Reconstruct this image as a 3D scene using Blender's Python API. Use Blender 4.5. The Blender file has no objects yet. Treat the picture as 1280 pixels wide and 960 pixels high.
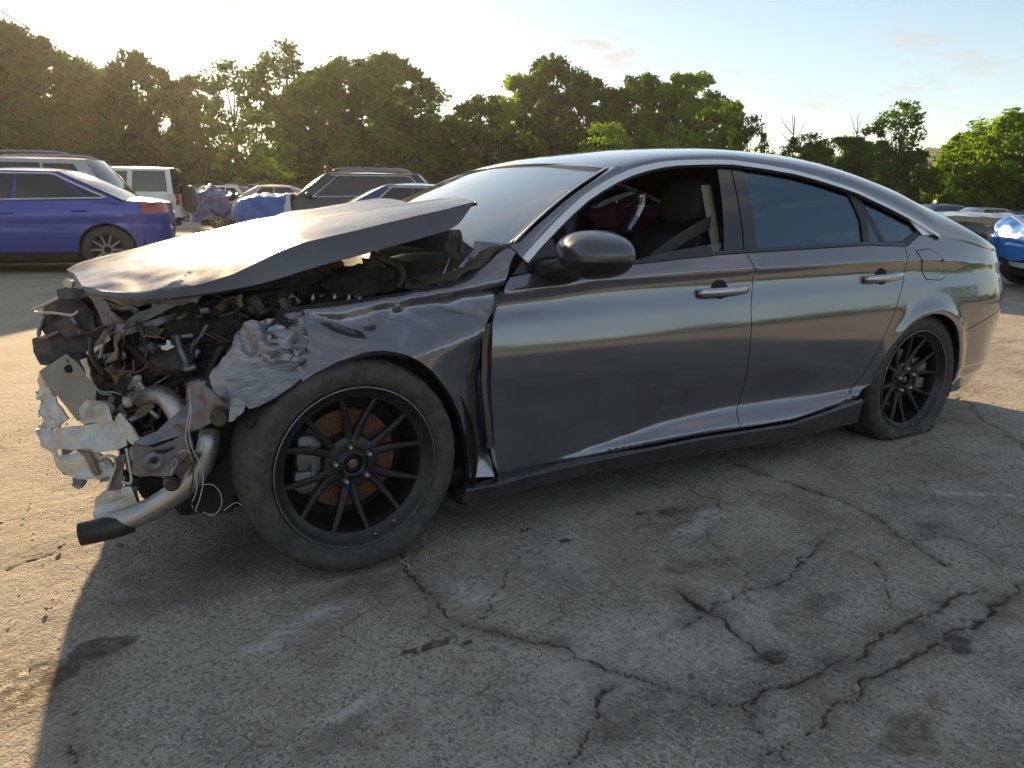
import bpy, bmesh, math, random
import numpy as np
from mathutils import Vector, Matrix, noise
from mathutils.geometry import delaunay_2d_cdt

SC = bpy.context.scene
# ------------------------------------------------------------------ camera
CAM = np.array([-0.65946, -2.07780, 1.12831])
FW = np.array([0.48587916, 0.84036501, -0.24022507])
RT = np.array([0.86668354, -0.49879331, 0.00805508])
UP = np.array([0.11305346, 0.21211291, 0.97068379])
FPX = 945.9576                      # focal length in pixels of a 1280 wide picture
cd = bpy.data.cameras.new('camera')
cd.sensor_width = 36.0
cd.lens = FPX / 1280 * 36.0
cd.clip_start = 0.05
cd.clip_end = 6000
camo = bpy.data.objects.new('camera', cd)
SC.collection.objects.link(camo)
M = Matrix.Identity(4)
for i in range(3):
    M[i][0], M[i][1], M[i][2], M[i][3] = RT[i], UP[i], -FW[i], CAM[i]
camo.matrix_world = M
SC.camera = camo

# ------------------------------------------------------------------ light
SUN_AZ, SUN_EL = math.radians(6.0), math.radians(13.8)   # azimuth from +y towards +x
SKY_STRENGTH, SUN_STRENGTH, EXPOSURE = 0.047, 2.9, 2.22
world = bpy.data.worlds.new('World')
SC.world = world
world.use_nodes = True
nt = world.node_tree
nt.nodes.clear()
N = nt.nodes.new
L = nt.links.new
out = N('ShaderNodeOutputWorld')
bg = N('ShaderNodeBackground')
bg.inputs['Strength'].default_value = SKY_STRENGTH
sky = N('ShaderNodeTexSky')
sky.sky_type = 'NISHITA'
sky.sun_disc = False
sky.sun_elevation = SUN_EL
sky.sun_rotation = SUN_AZ
sky.altitude = 150
sky.air_density = 1.0
sky.dust_density = 0.15
sky.ozone_density = 1.5
geo = N('ShaderNodeNewGeometry')
sep = N('ShaderNodeSeparateXYZ')
tc = N('ShaderNodeTexCoord')
L(tc.outputs['Generated'], sep.inputs[0])
def wmath(op, a, b=None, clamp=False):
    n = N('ShaderNodeMath'); n.operation = op; n.use_clamp = clamp
    for k, v in enumerate((a, b)):
        if v is None: continue
        if isinstance(v, (int, float)): n.inputs[k].default_value = v
        else: L(v, n.inputs[k])
    return n.outputs[0]
# direction projected onto a cloud deck
zc_ = wmath('MAXIMUM', sep.outputs[2], 0.03)
zc_ = wmath('ADD', zc_, 0.10)
cx_ = wmath('DIVIDE', sep.outputs[0], zc_)
cy_ = wmath('DIVIDE', sep.outputs[1], zc_)
comb = N('ShaderNodeCombineXYZ'); L(cx_, comb.inputs[0]); L(cy_, comb.inputs[1])
def wnoise(scale, detail, rough, off):
    mp = N('ShaderNodeMapping'); mp.inputs['Location'].default_value = off
    L(comb.outputs[0], mp.inputs[0])
    n = N('ShaderNodeTexNoise'); n.inputs['Scale'].default_value = scale
    n.inputs['Detail'].default_value = detail; n.inputs['Roughness'].default_value = rough
    L(mp.outputs[0], n.inputs['Vector']); return n.outputs['Fac']
def wramp(x, a, b):
    n = N('ShaderNodeMapRange'); n.interpolation_type = 'SMOOTHSTEP'
    L(x, n.inputs[0]); n.inputs[1].default_value = a; n.inputs[2].default_value = b
    return n.outputs[0]
puff = wramp(wnoise(2.3, 8, 0.66, (3.1, 7.7, 0.2)), 0.50, 0.68)
puff = wmath('MULTIPLY', puff, wramp(wnoise(0.45, 3, 0.5, (11.3, 2.2, 0.0)), 0.40, 0.56))
thin = wramp(wnoise(0.8, 6, 0.6, (1.3, 9.2, 0.4)), 0.42, 0.80)
mixa = N('ShaderNodeMix'); mixa.data_type = 'RGBA'; mixa.blend_type = 'MIX'
mixa.inputs[7].default_value = (2.2, 2.2, 2.15, 1)
L(sky.outputs[0], mixa.inputs[6]); L(wmath('MULTIPLY', thin, 0.30), mixa.inputs[0])
mixb = N('ShaderNodeMix'); mixb.data_type = 'RGBA'
mixb.inputs[7].default_value = (3.4, 3.1, 2.8, 1)
L(mixa.outputs[2], mixb.inputs[6]); L(wmath('MULTIPLY', puff, 0.80), mixb.inputs[0])
veil = N('ShaderNodeMix'); veil.data_type = 'RGBA'; veil.inputs[0].default_value = 0.30; veil.inputs[7].default_value = (2.3, 2.15, 1.85, 1)
L(sky.outputs[0], veil.inputs[6]); L(veil.outputs[2], mixa.inputs[6])
L(mixb.outputs[2], bg.inputs[0]); L(bg.outputs[0], out.inputs[0])

sd = bpy.data.lights.new('sun', 'SUN')
sd.energy = SUN_STRENGTH
sd.angle = math.radians(0.6)
sd.color = (1.0, 0.72, 0.40)
suno = bpy.data.objects.new('sun', sd)
SC.collection.objects.link(suno)
sdir = Vector((math.sin(SUN_AZ) * math.cos(SUN_EL), math.cos(SUN_AZ) * math.cos(SUN_EL), math.sin(SUN_EL)))
suno.rotation_euler = sdir.to_track_quat('Z', 'Y').to_euler()
suno.location = (0, 0, 30)
vs = SC.view_settings
vs.view_transform = 'Standard'; vs.look = 'None'; vs.exposure = EXPOSURE; vs.gamma = 1.0
vs.use_curve_mapping = False

# ------------------------------------------------------------------ tracing helpers
def ray(px, py):
    return FW + RT * (px - 640) / FPX + UP * (480 - py) / FPX
def at(px, py, y):                       # point of the ray that has world y
    d = ray(px, py); return CAM + d * (y - CAM[1]) / d[1]
def atz(px, py, z=0.0):                  # point of the ray that has world z
    d = ray(px, py); return CAM + d * (z - CAM[2]) / d[2]
def atd(px, py, dist):                   # point of the ray at a depth
    return CAM + ray(px, py) * dist
def px_of(P):
    d = np.asarray(P) - CAM; z = d @ FW
    return np.array([640 + FPX * (d @ RT) / z, 480 - FPX * (d @ UP) / z])

# ------------------------------------------------------------------ mesh helpers
RNG = random.Random(11)
ORG = np.zeros(3)
def link(o):
    SC.collection.objects.link(o); return o
def tag(o, label=None, cat=None, group=None, kind=None):
    if label: o['label'] = label
    if cat: o['category'] = cat
    if group: o['group'] = group
    if kind: o['kind'] = kind
    return o
def thing(name, label, cat, loc=(0, 0, 0), group=None):
    global ORG
    o = bpy.data.objects.new(name, None); o.empty_display_size = 0.2
    link(o); o.location = loc; ORG = np.array(loc, float)
    return tag(o, label, cat, group)
def mesh_data(name, V, F, mats, smooth=True, normals=None, midx=None):
    me = bpy.data.meshes.new(name)
    V = np.asarray(V, float)
    me.from_pydata(V.tolist(), [], [tuple(int(i) for i in f) for f in F])
    if not isinstance(mats, (list, tuple)): mats = [mats]
    for m in mats: me.materials.append(m)
    if midx is not None: me.polygons.foreach_set('material_index', np.asarray(midx, dtype=np.int32))
    me.polygons.foreach_set('use_smooth', [bool(smooth)] * len(me.polygons))
    me.update()
    if normals is not None:
        me.normals_split_custom_set_from_vertices([tuple(n) for n in normals])
    return me
def part(name, VF, mat, parent=None, smooth=True, normals=None, sharp=None):
    V, F = VF
    me = mesh_data(name, np.asarray(V, float) - ORG, F, mat, smooth, normals)
    if sharp and smooth: me.set_sharp_from_angle(angle=math.radians(sharp))
    o = bpy.data.objects.new(name, me); link(o)
    if parent is not None: o.parent = parent
    return o
def solo(name, VF, mat, label, cat, group=None, loc=None, smooth=True, sharp=None, kind=None):
    global ORG
    V = np.asarray(VF[0], float)
    if loc is None: loc = [(V[:, 0].min() + V[:, 0].max()) / 2, (V[:, 1].min() + V[:, 1].max()) / 2, V[:, 2].min()]
    ORG = np.array(loc, float)
    o = part(name, VF, mat, None, smooth, None, sharp); o.location = loc
    ORG = np.zeros(3)
    return tag(o, label, cat, group, kind)
def join(L_):
    V, F, n = [], [], 0
    for v, f in L_:
        v = np.asarray(v, float); V.append(v); F += [tuple(i + n for i in q) for q in f]; n += len(v)
    return np.vstack(V), F
def xf(VF, R=None, t=(0, 0, 0), s=1.0):
    V = np.asarray(VF[0], float) * s
    if R is not None: V = V @ np.asarray(R).T
    return V + np.asarray(t, float), VF[1]
def rotm(ax, ang):
    return np.array(Matrix.Rotation(ang, 3, ax))
def box(c, s, bev=0.0):
    c = np.asarray(c, float); h = np.asarray(s, float) / 2
    if bev <= 0:
        V = [c + h * np.array(k) for k in ((-1,-1,-1),(1,-1,-1),(1,1,-1),(-1,1,-1),(-1,-1,1),(1,-1,1),(1,1,1),(-1,1,1))]
        return np.array(V), [(0,3,2,1),(4,5,6,7),(0,1,5,4),(1,2,6,5),(2,3,7,6),(3,0,4,7)]
    b = min(bev, h.min() * 0.9)
    bm = bmesh.new(); bmesh.ops.create_cube(bm, size=1.0)
    for v in bm.verts: v.co = Vector((v.co.x * 2 * h[0], v.co.y * 2 * h[1], v.co.z * 2 * h[2]))
    bmesh.ops.bevel(bm, geom=list(bm.edges), offset=b, segments=2, affect='EDGES', profile=0.5)
    bm.verts.index_update()
    V = np.array([v.co[:] for v in bm.verts]) + c; F = [tuple(v.index for v in f.verts) for f in bm.faces]
    bm.free(); return V, F
def tube(P, r, n=8, cap=True):
    P = np.asarray(P, float); m = len(P)
    r = np.full(m, r) if np.isscalar(r) else np.asarray(r, float)
    T = np.gradient(P, axis=0); T /= np.linalg.norm(T, axis=1)[:, None] + 1e-12
    a = np.array([0, 0, 1.0]) if abs(T[0][2]) < 0.9 else np.array([1.0, 0, 0])
    u = np.cross(T[0], a); u /= np.linalg.norm(u)
    V = []
    for i in range(m):
        u = u - T[i] * (u @ T[i]); u /= np.linalg.norm(u) + 1e-12; w = np.cross(T[i], u)
        for k in range(n):
            t = 2 * math.pi * k / n; V.append(P[i] + r[i] * (math.cos(t) * u + math.sin(t) * w))
    F = [(i*n+k, i*n+(k+1) % n, (i+1)*n+(k+1) % n, (i+1)*n+k) for i in range(m-1) for k in range(n)]
    if cap: F += [tuple(range(n-1, -1, -1)), tuple((m-1)*n + k for k in range(n))]
    return np.array(V), F
def smooth_path(P, k=8):
    P = np.asarray(P, float)
    if len(P) < 3: return P
    Q = np.vstack([2*P[0]-P[1], P, 2*P[-1]-P[-2]]); o = []
    for i in range(1, len(Q)-2):
        for j in range(k):
            t = j / k; a, b, c, d = Q[i-1], Q[i], Q[i+1], Q[i+2]
            o.append(0.5*((2*b)+(-a+c)*t+(2*a-5*b+4*c-d)*t*t+(-a+3*b-3*c+d)*t**3))
    o.append(P[-1]); return np.array(o)
def lathe(prof, n=48, axis='y'):          # prof: (radius, offset along axis)
    V, F, m = [], [], len(prof)
    for k in range(n):
        t = 2 * math.pi * k / n; c, s = math.cos(t), math.sin(t)
        for r_, a in prof:
            V.append((r_*c, a, r_*s) if axis == 'y' else ((r_*c, r_*s, a) if axis == 'z' else (a, r_*c, r_*s)))
    for k in range(n):
        for j in range(m-1):
            a, b = k*m+j, ((k+1) % n)*m+j
            F.append((a, a+1, b+1, b))
    return np.array(V, float), F
def grid_faces(ni, nj, flip=False):
    F = []
    for i in range(ni-1):
        for j in range(nj-1):
            a = i*nj+j; q = (a, a+1, a+nj+1, a+nj); F.append(q[::-1] if flip else q)
    return F
def patch(fn, ni, nj, flip=False):        # fn(s, t) -> point, s,t in 0..1
    V = np.array([fn(i/(ni-1), j/(nj-1)) for i in range(ni) for j in range(nj)], float)
    return V, grid_faces(ni, nj, flip)
def thicken(VF, th, dirs=None):            # closed sheet: offset copy along vertex normals + rim
    V, F = np.asarray(VF[0], float), VF[1]
    nrm = np.zeros_like(V)
    for f in F:
        a = np.cross(V[f[1]]-V[f[0]], V[f[2]]-V[f[0]])
        for i in f: nrm[i] += a
    nrm /= np.linalg.norm(nrm, axis=1)[:, None] + 1e-12
    n = len(V); W = V - nrm * th
    FF = list(F) + [tuple(i + n for i in reversed(f)) for f in F]
    cnt = {}
    for f in F:
        for a, b in zip(f, f[1:] + f[:1]): cnt[(a, b)] = 1
    rim = [(a, b) for (a, b) in cnt if (b, a) not in cnt]
    V2 = [V, W]; k = 2 * n; extra = []
    for a, b in rim:
        extra += [V[b], V[a], W[a], W[b]]; FF.append((k, k+1, k+2, k+3)); k += 4
    if extra: V2.append(np.array(extra))
    return np.vstack(V2), FF
def pip(p, poly):
    x, y = p; c = False; j = len(poly)-1
    for i in range(len(poly)):
        xi, yi = poly[i]; xj, yj = poly[j]
        if (yi > y) != (yj > y) and x < (xj-xi)*(y-yi)/(yj-yi)+xi: c = not c
        j = i
    return c
def dens(poly, step):
    o = []
    for i in range(len(poly)):
        a, b = np.array(poly[i], float), np.array(poly[(i+1) % len(poly)], float)
        k = max(1, int(math.ceil(np.linalg.norm(b-a)/step)))
        o += [a+(b-a)*j/k for j in range(k)]
    return o
def cdt(poly, dx, dz, jit=0.0):           # triangulated outline with inner points -> pts2d, tris
    B = dens(poly, max(dx, dz)); nb = len(B)
    A = np.array(B); mn, mx = A.min(0), A.max(0)
    pts = [tuple(b) for b in B]
    e = min(dx, dz) * 0.45; seg = [(A[i], A[(i+1) % nb]) for i in range(nb)]
    S0 = np.array([s[0] for s in seg]); S1 = np.array([s[1] for s in seg]); D = S1-S0; LL = (D**2).sum(1)+1e-12
    r = random.Random(5); y = mn[1]+dz*0.5; row = 0
    while y < mx[1]:
        x = mn[0]+dx*(0.5 if row % 2 else 0.25)
        while x < mx[0]:
            p = np.array((x+r.uniform(-jit, jit)*dx, y+r.uniform(-jit, jit)*dz))
            if pip(p, B):
                t = np.clip(((p-S0)*D).sum(1)/LL, 0, 1); d = np.linalg.norm(S0+D*t[:, None]-p, axis=1).min()
                if d > e: pts.append(tuple(p))
            x += dx
        y += dz; row += 1
    o = delaunay_2d_cdt([Vector(p) for p in pts], [], [list(range(nb))], 1, 1e-6)
    P = np.array([v[:] for v in o[0]]); T = []
    for f in o[2]:
        f = list(f); a, b, c = (P[i] for i in f[:3])
        if (b[0]-a[0])*(c[1]-a[1])-(b[1]-a[1])*(c[0]-a[0]) < 0: f.reverse()
        T.append(tuple(f))
    return P, T
def nz(p, s=1.0, seed=0.0):
    return noise.noise(Vector((p[0]*s+seed, p[1]*s+seed*1.7, p[2]*s-seed)))
def shard(P3, th=0.004, crumple=0.0, sp=0.03, freq=14.0, seed=0.0):
    """closed sheet-metal piece from a 3D outline, gently interpolated and crumpled"""
    P3 = np.asarray(P3, float); c = P3.mean(0)
    U, S, Vt = np.linalg.svd(P3-c); e1, e2, e3 = Vt
    if e3[1] > 0: e3 = -e3
    if np.cross(e1, e2) @ e3 < 0: e2 = -e2
    poly = [((p-c)@e1, (p-c)@e2) for p in P3]
    area = sum(poly[i][0]*poly[(i+1) % len(poly)][1]-poly[(i+1) % len(poly)][0]*poly[i][1] for i in range(len(poly)))
    h = np.array([(p-c)@e3 for p in P3])
    if area < 0: poly = poly[::-1]; h = h[::-1]
    PP = np.array(poly)
    p2, T = cdt(poly, sp, sp, 0.25)
    V = []
    B = np.array(dens([tuple(list(poly[i])+[h[i]]) for i in range(len(poly))], sp))
    for q in p2:
        d2 = ((B[:, :2]-q)**2).sum(1)+1e-6; w = 1/d2**1.5; hh = (w*B[:, 2]).sum()/w.sum()
        X = c+e1*q[0]+e2*q[1]+e3*hh
        cr_ = crumple(X) if callable(crumple) else crumple
        if cr_:
            X = X+e3*cr_*2.0*((0.5-1.6*abs(nz(X, freq*0.7, seed)))+0.7*(0.4-1.5*abs(nz(X, freq*1.7, seed+3))))+(e1*nz(X, freq, seed+9)+e2*nz(X, freq, seed+4))*cr_*0.8
        V.append(X)
    return thicken((np.array(V), T), th)
def pts(L_):                                # [(px,py,y)] -> world points
    return np.array([at(a, b, c) for a, b, c in L_])
def interp(xs, ys):
    xs, ys = np.asarray(xs, float), np.asarray(ys, float)
    h = np.diff(xs); d = np.diff(ys)/h; m = np.zeros(len(xs))
    for i in range(1, len(xs)-1):
        if d[i-1]*d[i] > 0:
            w1, w2 = 2*h[i]+h[i-1], h[i]+2*h[i-1]; m[i] = (w1+w2)/(w1/d[i-1]+w2/d[i])
    m[0], m[-1] = d[0], d[-1]
    def f(x):
        i = min(max(int(np.searchsorted(xs, x))-1, 0), len(h)-1)
        if x < xs[0]: return ys[0]+m[0]*(x-xs[0])
        if x > xs[-1]: return ys[-1]+m[-1]*(x-xs[-1])
        t = (x-xs[i])/h[i]
        return ((1+2*t)*(1-t)**2*ys[i]+t*(1-t)**2*h[i]*m[i]+t*t*(3-2*t)*ys[i+1]+t*t*(t-1)*h[i]*m[i+1])
    return f
def sstep(a, b, x):
    t = min(max((x-a)/(b-a), 0), 1); return t*t*(3-2*t)

# ------------------------------------------------------------------ materials
MAT = {}
def mat(name, col=(0.5, 0.5, 0.5), rough=0.5, metal=0.0, coat=0.0, coat_rough=0.03, var=0.0, vscale=8.0,
        rvar=0.0, bump=0.0, bscale=40.0, trans=0.0, spec=0.5, dust=0.0, emit=None, alpha=1.0, dustcol=(0.30, 0.27, 0.22)):
    if name in MAT: return MAT[name]
    m = bpy.data.materials.new(name); m.use_nodes = True; t = m.node_tree; b = t.nodes['Principled BSDF']
    b.inputs['Base Color'].default_value = (*col, 1); b.inputs['Roughness'].default_value = rough
    b.inputs['Metallic'].default_value = metal; b.inputs['Coat Weight'].default_value = coat
    b.inputs['Coat Roughness'].default_value = coat_rough; b.inputs['Specular IOR Level'].default_value = spec
    b.inputs['Transmission Weight'].default_value = trans
    co = t.nodes.new('ShaderNodeTexCoord')
    def ns(scale, det=4, ro=0.6):
        n = t.nodes.new('ShaderNodeTexNoise'); n.inputs['Scale'].default_value = scale
        n.inputs['Detail'].default_value = det; n.inputs['Roughness'].default_value = ro
        t.links.new(co.outputs['Object'], n.inputs['Vector']); return n
    def mr(sock, a, b_, c, d):
        n = t.nodes.new('ShaderNodeMapRange'); t.links.new(sock, n.inputs[0])
        for k, v in enumerate((a, b_, c, d)): n.inputs[k+1].default_value = v
        return n.outputs[0]
    colsock = None
    if var > 0:
        n = ns(vscale, 6); mx = t.nodes.new('ShaderNodeMix'); mx.data_type = 'RGBA'; mx.blend_type = 'MULTIPLY'
        mx.inputs[0].default_value = 1.0; mx.inputs[6].default_value = (*col, 1)
        cr = t.nodes.new('ShaderNodeCombineColor')
        v = mr(n.outputs[0], 0.25, 0.75, 1-var, 1+var*0.6)
        for k in range(3): t.links.new(v, cr.inputs[k])
        t.links.new(cr.outputs[0], mx.inputs[7]); colsock = mx.outputs[2]
    if dust > 0:
        n = ns(vscale*1.7, 8, 0.7); mx = t.nodes.new('ShaderNodeMix'); mx.data_type = 'RGBA'
        t.links.new(mr(n.outputs[0], 0.42, 0.75, 0, dust), mx.inputs[0])
        if colsock: t.links.new(colsock, mx.inputs[6])
        else: mx.inputs[6].default_value = (*col, 1)
        mx.inputs[7].default_value = (*dustcol, 1); colsock = mx.outputs[2]
    if colsock: t.links.new(colsock, b.inputs['Base Color'])
    if rvar > 0:
        n = ns(vscale*2.1, 6); t.links.new(mr(n.outputs[0], 0.3, 0.7, max(rough-rvar, 0.02), rough+rvar), b.inputs['Roughness'])
    if bump > 0:
        n = ns(bscale, 5); bp_ = t.nodes.new('ShaderNodeBump'); bp_.inputs['Strength'].default_value = bump
        bp_.inputs['Distance'].default_value = 0.01
        t.links.new(n.outputs[0], bp_.inputs['Height']); t.links.new(bp_.outputs[0], b.inputs['Normal'])
    if emit: b.inputs['Emission Color'].default_value = (*emit[0], 1); b.inputs['Emission Strength'].default_value = emit[1]
    MAT[name] = m; return m
def paint(name, col, metal=0.55, rough=0.38, dust=0.05):
    return mat('paint_'+name, col, rough, metal, 1.0, 0.035, 0.06, 3.0, 0.04, dust=dust)
def glass(name, tint, rough=0.0, opacity=0.5, f0=0.05, gcol=(1, 1, 1)):
    """thin pane: straight-through tint and dust film under a mirror-like coat that strengthens at grazing angles"""
    if name in MAT: return MAT[name]
    m = bpy.data.materials.new(name); m.use_nodes = True; t = m.node_tree; t.nodes.clear()
    o = t.nodes.new('ShaderNodeOutputMaterial'); tr = t.nodes.new('ShaderNodeBsdfTransparent'); gl = t.nodes.new('ShaderNodeBsdfGlossy')
    di = t.nodes.new('ShaderNodeBsdfDiffuse'); di.inputs[0].default_value = (0.35, 0.35, 0.33, 1)
    tr.inputs[0].default_value = (*tint, 1); gl.inputs['Roughness'].default_value = rough; gl.inputs[0].default_value = (*gcol, 1)
    lw = t.nodes.new('ShaderNodeLayerWeight'); lw.inputs[0].default_value = 0.5
    pw = t.nodes.new('ShaderNodeMath'); pw.operation = 'POWER'; t.links.new(lw.outputs['Facing'], pw.inputs[0]); pw.inputs[1].default_value = 4.0
    mr = t.nodes.new('ShaderNodeMapRange'); t.links.new(pw.outputs[0], mr.inputs[0]); mr.inputs[3].default_value = f0; mr.inputs[4].default_value = 1.0
    m1 = t.nodes.new('ShaderNodeMixShader'); m1.inputs[0].default_value = opacity
    t.links.new(tr.outputs[0], m1.inputs[1]); t.links.new(di.outputs[0], m1.inputs[2])
    m2 = t.nodes.new('ShaderNodeMixShader'); t.links.new(mr.outputs[0], m2.inputs[0])
    t.links.new(m1.outputs[0], m2.inputs[1]); t.links.new(gl.outputs[0], m2.inputs[2]); t.links.new(m2.outputs[0], o.inputs[0])
    MAT[name] = m; return m
M_grey = mat('paint_graphite', (0.212, 0.216, 0.244), 0.17, 0.82, 1.0, 0.03, 0.05, 3.0, 0.03, dust=0.02)
M_black = mat('black_plastic', (0.012, 0.012, 0.013), 0.45, rvar=0.1, dust=0.12, bump=0.05)
M_glossblack = mat('gloss_black', (0.01, 0.01, 0.012), 0.12, coat=0.6)
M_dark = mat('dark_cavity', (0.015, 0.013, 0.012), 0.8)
M_liner = mat('wheel_liner', (0.035, 0.028, 0.024), 0.9, var=0.4, vscale=20, bump=0.3, bscale=60)
M_chrome = mat('chrome_trim', (0.95, 0.95, 0.95), 0.45, 1.0, rvar=0.05)
M_hood = mat('paint_dimmed_bonnet', (0.120, 0.118, 0.128), 0.24, 0.42, 0.0, 0.25, 0.10, 5.0, 0.05, dust=0.12, spec=0.22)  # body paint darkened and dulled against sun glare, thinly dusted
M_satin = mat('satin_chrome', (0.52, 0.52, 0.54), 0.2, 1.0)
M_alu = mat('bare_aluminium', (0.50, 0.50, 0.47), 0.42, 0.85, var=0.25, vscale=14, rvar=0.12, bump=0.15, bscale=60, dust=0.2)
M_alu2 = mat('scuffed_aluminium', (0.60, 0.61, 0.58), 0.5, 0.55, var=0.3, vscale=22, rvar=0.15, bump=0.3, bscale=50, dust=0.25)
M_steel = mat('painted_steel', (0.20, 0.20, 0.225), 0.42, 0.6, var=0.25, vscale=12, rvar=0.12, dust=0.3)
M_scrape = mat('scraped_paint', (0.34, 0.34, 0.37), 0.38, 0.7, var=0.45, vscale=30, rvar=0.15, bump=0.35, bscale=70, dust=0.4)
def streaks(m, sc):                          # drag the noise into scratch lines
    t = m.node_tree; co = [n for n in t.nodes if n.type == 'TEX_COORD'][0]
    for n in [n for n in t.nodes if n.type == 'TEX_NOISE']:
        mp = t.nodes.new('ShaderNodeMapping'); mp.inputs['Scale'].default_value = sc; mp.inputs['Rotation'].default_value = (0, 0.5, 0)
        t.links.new(co.outputs['Object'], mp.inputs[0]); t.links.new(mp.outputs[0], n.inputs['Vector'])
streaks(M_scrape, (0.35, 1.0, 2.6))
M_white = mat('white_plastic', (0.65, 0.65, 0.62), 0.5)
M_rubber = mat('tyre_rubber', (0.044, 0.041, 0.038), 0.70, var=0.35, vscale=16, rvar=0.1, bump=0.2, bscale=90, dust=0.5, dustcol=(0.17, 0.15, 0.125))
M_rim = mat('black_rim', (0.022, 0.022, 0.023), 0.36, 0.3, rvar=0.08, dust=0.10, vscale=10)
M_rimedge = mat('machined_rim_edge', (0.30, 0.30, 0.30), 0.35, 1.0, var=0.4, vscale=40)
M_rust = mat('rusty_disc', (0.20, 0.088, 0.042), 0.75, 0.2, var=0.5, vscale=60, bump=0.2)
M_fabric = mat('seat_fabric', (0.045, 0.045, 0.05), 0.85, bump=0.2, bscale=300)
M_leather = mat('seat_leather', (0.02, 0.02, 0.022), 0.45)
M_strap = mat('seat_belt_web', (0.05, 0.05, 0.052), 0.8)
M_cream = mat('cream_sun_stripe', (0.55, 0.50, 0.36), 0.7)
M_engine = mat('engine_plastic', (0.035, 0.028, 0.026), 0.62, var=0.4, vscale=12, rvar=0.15, dust=0.5, dustcol=(0.22, 0.17, 0.14), bump=0.15)  # dust tint brightened; it also carries warm flare light in the bay
M_tan = mat('dusty_tan', (0.22, 0.17, 0.11), 0.8, var=0.4, vscale=18)
M_wire_w = mat('wire_white', (0.5, 0.49, 0.46), 0.5)
M_wire_k = mat('wire_black', (0.02, 0.02, 0.02), 0.5)
M_wire_r = mat('wire_copper', (0.22, 0.10, 0.06), 0.5)
G_wind = glass('windscreen_glass', (0.62, 0.68, 0.66), 0.02, 0.32, 0.28, (0.95, 1.0, 0.98))
G_tint = glass('tinted_glass', (0.05, 0.055, 0.06), 0.0, 0.0, 0.17, (0.55, 0.80, 1.0))
G_clear = glass('clear_glass', (0.80, 0.86, 0.84), 0.0, 0.03, 0.06)
def ground_mat():
    m = bpy.data.materials.new('worn_asphalt'); m.use_nodes = True; t = m.node_tree; b = t.nodes['Principled BSDF']; lk = t.links.new
    co = t.nodes.new('ShaderNodeTexCoord'); W = co.outputs['Object']
    def ns(scale, det=5, ro=0.6, vec=None):
        n = t.nodes.new('ShaderNodeTexNoise'); n.inputs['Scale'].default_value = scale; n.inputs['Detail'].default_value = det; n.inputs['Roughness'].default_value = ro
        lk(vec or W, n.inputs['Vector']); return n.outputs[0]
    def mr(s, a, b_, c=0, d=1):
        n = t.nodes.new('ShaderNodeMapRange'); lk(s, n.inputs[0])
        for k, v in enumerate((a, b_, c, d)): n.inputs[k+1].default_value = v
        return n.outputs[0]
    def mix(f, a, c):
        n = t.nodes.new('ShaderNodeMix'); n.data_type = 'RGBA'
        if isinstance(f, float): n.inputs[0].default_value = f
        else: lk(f, n.inputs[0])
        for k, v in ((6, a), (7, c)):
            if isinstance(v, tuple): n.inputs[k].default_value = (*v, 1)
            else: lk(v, n.inputs[k])
        return n.outputs[2]
    def at_(name):
        n = t.nodes.new('ShaderNodeAttribute'); n.attribute_name = name; return n.outputs['Fac']
    def mm(op, a, c):
        n = t.nodes.new('ShaderNodeMath'); n.operation = op
        for k, v in enumerate((a, c)):
            if isinstance(v, (int, float)): n.inputs[k].default_value = v
            else: lk(v, n.inputs[k])
        return n.outputs[0]
    base = mix(mr(ns(0.9, 6), 0.35, 0.65), (0.375, 0.335, 0.272), (0.50, 0.45, 0.37))
    base = mix(mr(ns(2.6, 8, 0.72), 0.46, 0.68), base, (0.20, 0.175, 0.142))
    base = mix(mr(ns(5.5, 8, 0.75), 0.60, 0.80, 0, 0.5), base, (0.50, 0.49, 0.46))
    # exposed aggregate
    vo = t.nodes.new('ShaderNodeTexVoronoi'); vo.inputs['Scale'].default_value = 150; lk(W, vo.inputs['Vector'])
    sp = t.nodes.new('ShaderNodeSeparateColor'); lk(vo.outputs['Color'], sp.inputs[0])
    base = mix(mm('MULTIPLY', mr(sp.outputs[0], 0.68, 0.95), 0.55), base, (0.60, 0.58, 0.54))
    base = mix(mm('MULTIPLY', mr(sp.outputs[1], 0.62, 0.92), 0.70), base, (0.11, 0.10, 0.09))
    gr = ns(260, 3, 0.7); base = mix(mr(gr, 0.42, 0.66, 0.0, 0.55), base, (0.16, 0.15, 0.135))
    # tan towards the back and the left
    dist = t.nodes.new('ShaderNodeSeparateXYZ'); lk(W, dist.inputs[0])
    far = mr(mm('ADD', dist.outputs[1], mm('MULTIPLY', ns(0.5, 4), 3.0)), 2.5, 7.0)
    base = mix(mm('MULTIPLY', far, 0.65), base, (0.40, 0.345, 0.265))
    side = mr(mm('ADD', dist.outputs[0], mm('MULTIPLY', ns(1.5, 4), 0.5)), -0.45, -0.85)
    base = mix(mm('MULTIPLY', side, 0.55), base, (0.42, 0.34, 0.23))
    # hairline craquelure in patches
    vec = t.nodes.new('ShaderNodeVectorMath'); vec.operation = 'MULTIPLY_ADD'; nn = t.nodes.new('ShaderNodeTexNoise'); nn.inputs['Scale'].default_value = 7; nn.inputs['Detail'].default_value = 5; lk(W, nn.inputs['Vector'])
    lk(nn.outputs['Color'], vec.inputs[0]); vec.inputs[1].default_value = (0.16, 0.16, 0.0); lk(W, vec.inputs[2])
    v2 = t.nodes.new('ShaderNodeTexVoronoi'); v2.feature = 'DISTANCE_TO_EDGE'; v2.inputs['Scale'].default_value = 3.1; lk(vec.outputs[0], v2.inputs['Vector'])
    hair = mm('MULTIPLY', mr(v2.outputs['Distance'], 0.012, 0.0), mr(ns(1.3, 3), 0.46, 0.60))
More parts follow.
